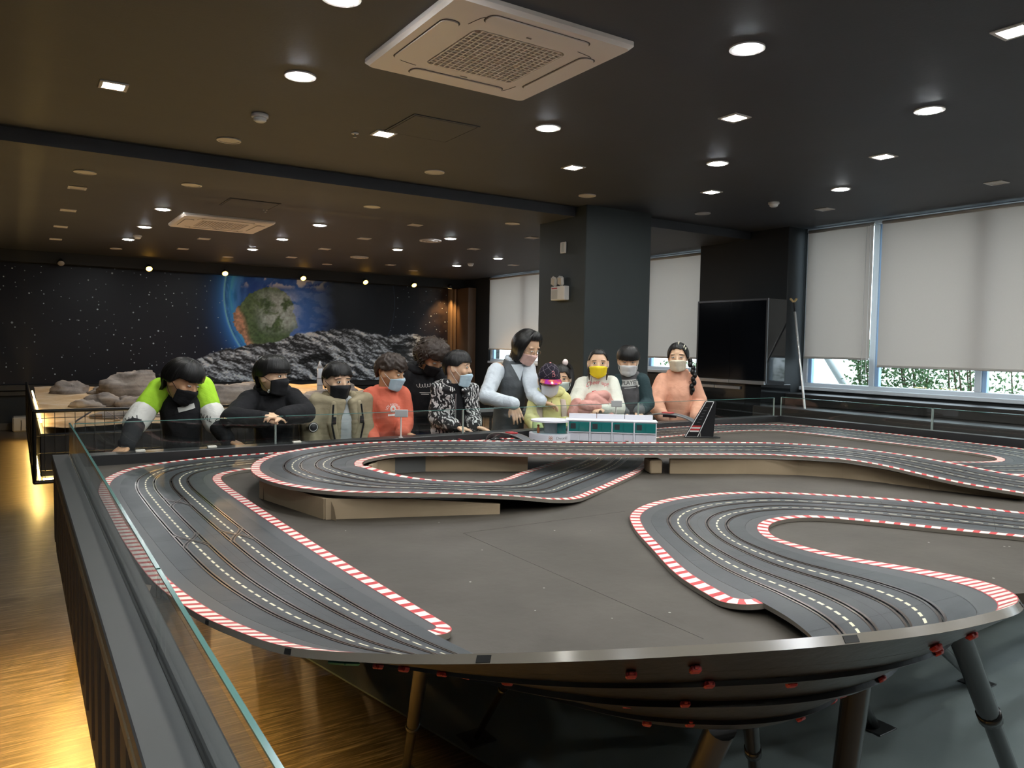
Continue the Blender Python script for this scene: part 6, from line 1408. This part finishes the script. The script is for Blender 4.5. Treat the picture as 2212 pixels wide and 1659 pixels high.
# ---- 9 girl behind with ponytail
P = Person('girl with long ponytail half hidden behind the girl in the cap', at(1211, 818, 4.80), -2, 6, 3, .98, SK1, GP)
P.eyes('open'); P.hair(HB, 1.0, 1.55, 2.0, .013, .04, 25, .0, fr_w=.6); P.mask(cloth('mask_mint', (.62, .72, .69), .6), 'beak')
SLp, SRp = at(1184, 866, 4.86), at(1238, 866, 4.86); EL, ER, WL, WR = at(1180, 915, 4.86), at(1241, 915, 4.86), at(1188, 950, 4.8), at(1236, 950, 4.8)
SLp, SRp = shin(SLp, SRp)
P.build(at(1211, 970, 4.88), at(1211, 852, 4.86), SLp, SRp); P.arm([SLp, EL, WL], [.046, .038, .027], (0, -.2, -1), .9); P.arm([SRp, ER, WR], [.046, .038, .027], (0, -.2, -1), .9, flip=-1); P.finish(); P.trousers(DKT)
G = MB().loft(P.torso_rings(P.pel, P.neck, SLp, SRp, 1.08, -.02, 1.02, 1.1, .066), 24)
for a, b, w_ in ((SLp, EL, WL), (SRp, ER, WR)): G.chain([a, b, w_], [0.061, 0.052, 0.043])
P.garment('cardigan', G, cloth('cardigan_grey', (.12, .11, .115)), .0095, .006, 95)
def tail(pts, rs, m, seed, name='ponytail', strands=1):
    M_ = MB(); C_ = crom([tuple(q) for q in pts], 6); rr_ = np.interp(np.linspace(0, 1, len(C_)), np.linspace(0, 1, len(rs)), rs); n = 18; R_ = []
    for i, c in enumerate(C_): t = Vector(C_[min(i+1, len(C_)-1)]-C_[max(i-1, 0)]).normalized(); u = t.cross(Vector((0, 1, 0))).normalized(); v = t.cross(u); R_.append([Vector(c)+(u*cos(2*pi*k/n)+v*sin(2*pi*k/n))*rr_[i]*(1+.14*mnoise.noise(Vector((k % n*1.7, i*.18, seed)))) for k in range(n+1)])
    for r_ in R_: r_[-1] = r_[0]
    M_.grid(R_, 0, True, [[(k/n*.5, i/len(R_)*2) for k in range(n+1)] for i in range(len(R_))]); return M_.obj(name, m, P.t)
tail([at(1222, 786, 4.82), at(1230, 800, 4.84), at(1231, 835, 4.80), at(1228, 870, 4.76), at(1222, 895, 4.75)], [.022, .034, .040, .034, .012], HB, 3)
MB().ell(at(1221, 783, 4.78), ((.022, 0, .012), (0, .02, 0), (-.010, 0, .024)), 14, 10).obj('hair_clip', mat('clip_pinkwhite', (.80, .68, .66), .5), P.t)
# ---- 10 girl with yellow mask
P = Person('girl in white sweatshirt and yellow mask hugging a pink jacket', at(1292, 785, 4.50), 3, 3, 0, .97, SK1, GP)
P.eyes('open'); P.hair(HB, .80, 1.35, 2.0, .009, .03, 27, .0, fr_w=.75); P.mask(cloth('mask_yellow', (.86, .66, .03), .6), 'beak', strap=mWh)
SLp, SRp, EL, ER, WL, WR = at(1254, 838, 4.63), at(1326, 836, 4.47), at(1240, 882, 4.52), at(1333, 884, 4.36), at(1282, 888, 4.27), at(1300, 884, 4.23)
SLp, SRp = shin(SLp, SRp)
P.build(at(1292, 970, 4.56), at(1291, 822, 4.54), SLp, SRp); P.arm([SLp, EL, WL], [.048, .040, .027], (.8, -.3, .0), .9, .1, .7); P.arm([SRp, ER, WR], [.048, .040, .027], (-.8, -.3, .0), .9, .1, .7, flip=-1); P.finish(); P.trousers(NAVY)
mCr = cloth('cream_white', (.74, .75, .66)); G = MB().loft(P.torso_rings(P.pel, P.neck, SLp, SRp, 1.1, .02, 1.03, 1.08, .064), 26)
for a, b, w_ in ((SLp, EL, WL), (SRp, ER, WR)): G.chain([a, b, w_], [0.067, 0.063, 0.048])
top = P.garment('sweatshirt', G, mCr, .0085, .006, 101); X, Y = frame_of(P); O = at(1290, 834, 4.42); am = text_mesh('Cheer up!', .044, 0, shear=.15)
for v in am.vertices: v.co.y += .02-.9*v.co.x*v.co.x*4; v.co.x *= .95
P.project(top, am, O, X, Y, .002, mat('print_rose', (.75, .14, .17), .6), 'lettering'); P.project(top, flat([(-.03, .03), (.0, .035), (.035, -.005), (.02, -.03), (-.025, -.02)]), O-X*.01-Y*.075, X, Y, .003, mat('print_red', (.62, .04, .06), .6), 'red_print')
for sg in (-1, 1): MB().tube([P.L(.066*sg, .01, -.02), P.L(.072*sg, .022, -.07), P.L(.068*sg, .02, -.13)], [.012, .010, .003], 8).obj('hair_strand', HBR, P.t)
MB().tube([P.L(.05, .05, -.10), P.L(.055, .06, -.16), P.L(.07, .065, -.20), P.L(.085, .055, -.15), P.L(.085, .02, -.08)], .0016, 6).obj('mask_cord', BLK, P.t)
jk = MB(); jc = at(1280, 880, 4.29); rgj = random.Random(8)
for k in range(26):
    a = rgj.uniform(0, 6.28); q = jc+Vector((rgj.gauss(0, .066), rgj.uniform(-.055, .03), rgj.gauss(0, .040))); d_ = Vector((cos(a), .1*rgj.gauss(0, 1), sin(a)*.6))*.055; jk.limb(q-d_, q+d_, .040, .036, 10)
jk.chain([jc+Vector((-.10, 0, -.02)), jc+Vector((-.12, .01, -.10)), jc+Vector((-.13, .02, -.17))], [.05, .052, .035]); jk.chain([jc+Vector((.06, -.01, -.03)), jc+Vector((.02, 0, -.12)), jc+Vector((.05, .01, -.16))], [.05, .05, .04])
jo = link('puffer_jacket', temp_mesh(jk, 'puffer_jacket', cloth('puffer_pink', (.60, .30, .26), .5), .0065, 2, None, folds(.010, (5, 5, 4), 4))); tag(jo, 'bundled dusty pink puffer jacket in the arms of the yellow-masked girl', 'jacket')
# ---- 11 boy with PLAYER shirt
P = Person('boy with white mask in grey shirt with dark green raglan sleeves', at(1357, 779, 4.52), 4, 14, 0, .97, SK1, GP)
P.eyes('down'); P.hair(HB, 1.38, 1.45, 2.1, .022, .05, 31, .006, fr_w=.95); P.mask(cloth('mask_white', (.72, .72, .73), .6), 'flat', strap=mWh)
SLp, SRp, EL, ER, WL, WR = at(1331, 832, 4.63), at(1391, 829, 4.46), at(1324, 874, 4.56), at(1399, 872, 4.42), at(1350, 893, 4.33), at(1378, 890, 4.29)
SLp, SRp = shin(SLp, SRp)
P.build(at(1362, 965, 4.58), at(1361, 816, 4.55), SLp, SRp); P.arm([SLp, EL, WL], [.048, .040, .027], (.5, -.6, -.5), .92, .15, .5); P.arm([SRp, ER, WR], [.048, .040, .027], (-.3, -.6, -.6), .92, .15, .5, flip=-1); P.finish(); P.trousers(DKT)
top = P.garment('shirt', MB().loft(P.torso_rings(P.pel, P.neck, SLp, SRp, 1.08, -.02, 1.0, 1.1, .066), 26), cloth('shirt_charcoal', (.115, .11, .115)), .0085, .006, 111); mDG = cloth('sleeve_green', (.035, .062, .068))
for a, b, w_ in ((SLp, EL, WL), (SRp, ER, WR)): P.garment('raglan_sleeve', MB().limb(P.neck.lerp(a, .62)-Vector((0, 0, .02)), a, .034, .060).chain([a, b, w_-(w_-b)*.25], [0.065, 0.054, 0.048]), mDG, .0085, .006, 115); P.garment('cuff', MB().limb(w_-(w_-b)*.3, w_-(w_-b)*.05, .048, .042), cloth('cuff_grey', (.12, .125, .13)), .0065, .002, 2)
X, Y = frame_of(P); O = at(1357, 831, 4.42); bx_ = P.project(top, gridrect(.155, .050, 20, 8), O, X, Y, .002, mat('print_offwhite', (.58, .58, .56), .6), 'print_panel'); P.project(top, text_mesh('PLAYER', .044, 0, font_space=.92), O, X, Y, .0035, mat('print_black', (.02, .02, .02), .6), 'lettering'); P.project(top, gridrect(.09, .005), O-Y*.038, X, Y, .002, mat('print_offwhite', (.58, .58, .56), .6), 'print_line')
rg = MB()
for k in range(20): a = 2*pi*k/20; rg.ell(P.neck+Vector((.066*cos(a), .062*sin(a), -.008+.012*sin(a))), ((.010, 0, 0), (0, .010, 0), (0, 0, .010)), 8, 6)
P.garment('collar', rg, BLK, .006, 0)
# ---- 12 girl in peach
P = Person('girl with braid in peach sweatshirt beside the dark screen', at(1465, 771, 4.55), -6, 6, 2, 1.03, SK1, GP)
P.eyes('down'); P.hair(HB, .88, 1.60, 2.1, .012, .04, 35, .004, fr_w=.62, part=1); P.mask(cloth('mask_cream', (.74, .66, .52), .7), 'flat')
SLp, SRp, EL, ER, WL, WR = at(1428, 831, 4.68), at(1497, 829, 4.50), at(1414, 872, 4.63), at(1510, 870, 4.47), at(1432, 900, 4.38), at(1504, 900, 4.36)
SLp, SRp = shin(SLp, SRp)
P.build(at(1464, 962, 4.62), at(1464, 809, 4.59), SLp, SRp); P.arm([SLp, EL, WL], [.055, .046, .03], (.5, .3, -.6), .95); P.arm([SRp, ER, WR], [.055, .046, .03], (-.4, .3, -.7), .95, flip=-1); P.finish(); P.trousers(cloth('trouser_pale', (.55, .56, .55)))
mPe = cloth('peach', (.80, .42, .29)); G = MB().loft(P.torso_rings(P.pel, P.neck, SLp, SRp, 1.16, -.0, 1.10, 1.22, .072), 26)
for a, b, w_ in ((SLp, EL, WL), (SRp, ER, WR)): G.chain([a, b, w_], [0.077, 0.070, 0.049])
top = P.garment('sweatshirt', G, mPe, .009, .006, 121); rg = MB()
for k in range(20): a = 2*pi*k/20; rg.ell(P.neck+Vector((.074*cos(a), .068*sin(a), .0+.012*sin(a))), ((.014, 0, 0), (0, .014, 0), (0, 0, .014)), 8, 6)
P.garment('collar', rg, mPe, .007, 0); X, Y = frame_of(P); hp = MB(); pts = [(.022*math.sin(2*pi*j/24)**3*.9, .018*(.8125*cos(2*pi*j/24)-.3125*cos(4*pi*j/24)-.125*cos(6*pi*j/24)), 0) for j in range(25)]; hp.tube(pts, .0013, 4); P.project(top, hp.mesh('p', []), at(1494, 829, 4.42), X, Y, .001, mat('print_brown', (.25, .10, .08), .6), 'heart_print')
br3 = MB(); A0, A1 = P.L(.072, .0, -.005), at(1494, 842, 4.44)
A0 = P.L(-.074, .0, -.005) if (P.L(-.074, 0, 0)-CAMP).dot(RT) > (P.L(.074, 0, 0)-CAMP).dot(RT) else A0
for k in range(10): t = k/9; c = A0.lerp(A1, t)+ax*.012*sin(t*pi)+Vector((0, -.03*sin(t*pi), 0)); sg = 1 if k % 2 else -1; br3.ell(c+ax*.007*sg, ((.020, 0, .009*sg), (0, .018, 0), (-.008*sg, 0, .024)), 12, 8)
br3.ell(A1-Vector((0, 0, .02)), ((.014, 0, 0), (0, .013, 0), (0, 0, .028)), 12, 8); br3.obj('braid', HB, P.t)
for (px, py) in ((1478, 748), (1481, 753), (1466, 741)): MB().ell(at(px, py, 4.465), ((.006, 0, 0), (0, .005, 0), (.005, 0, .014)), 10, 8).obj('hair_clip', mat('clip_pearl', (.75, .72, .55), .3), P.t)
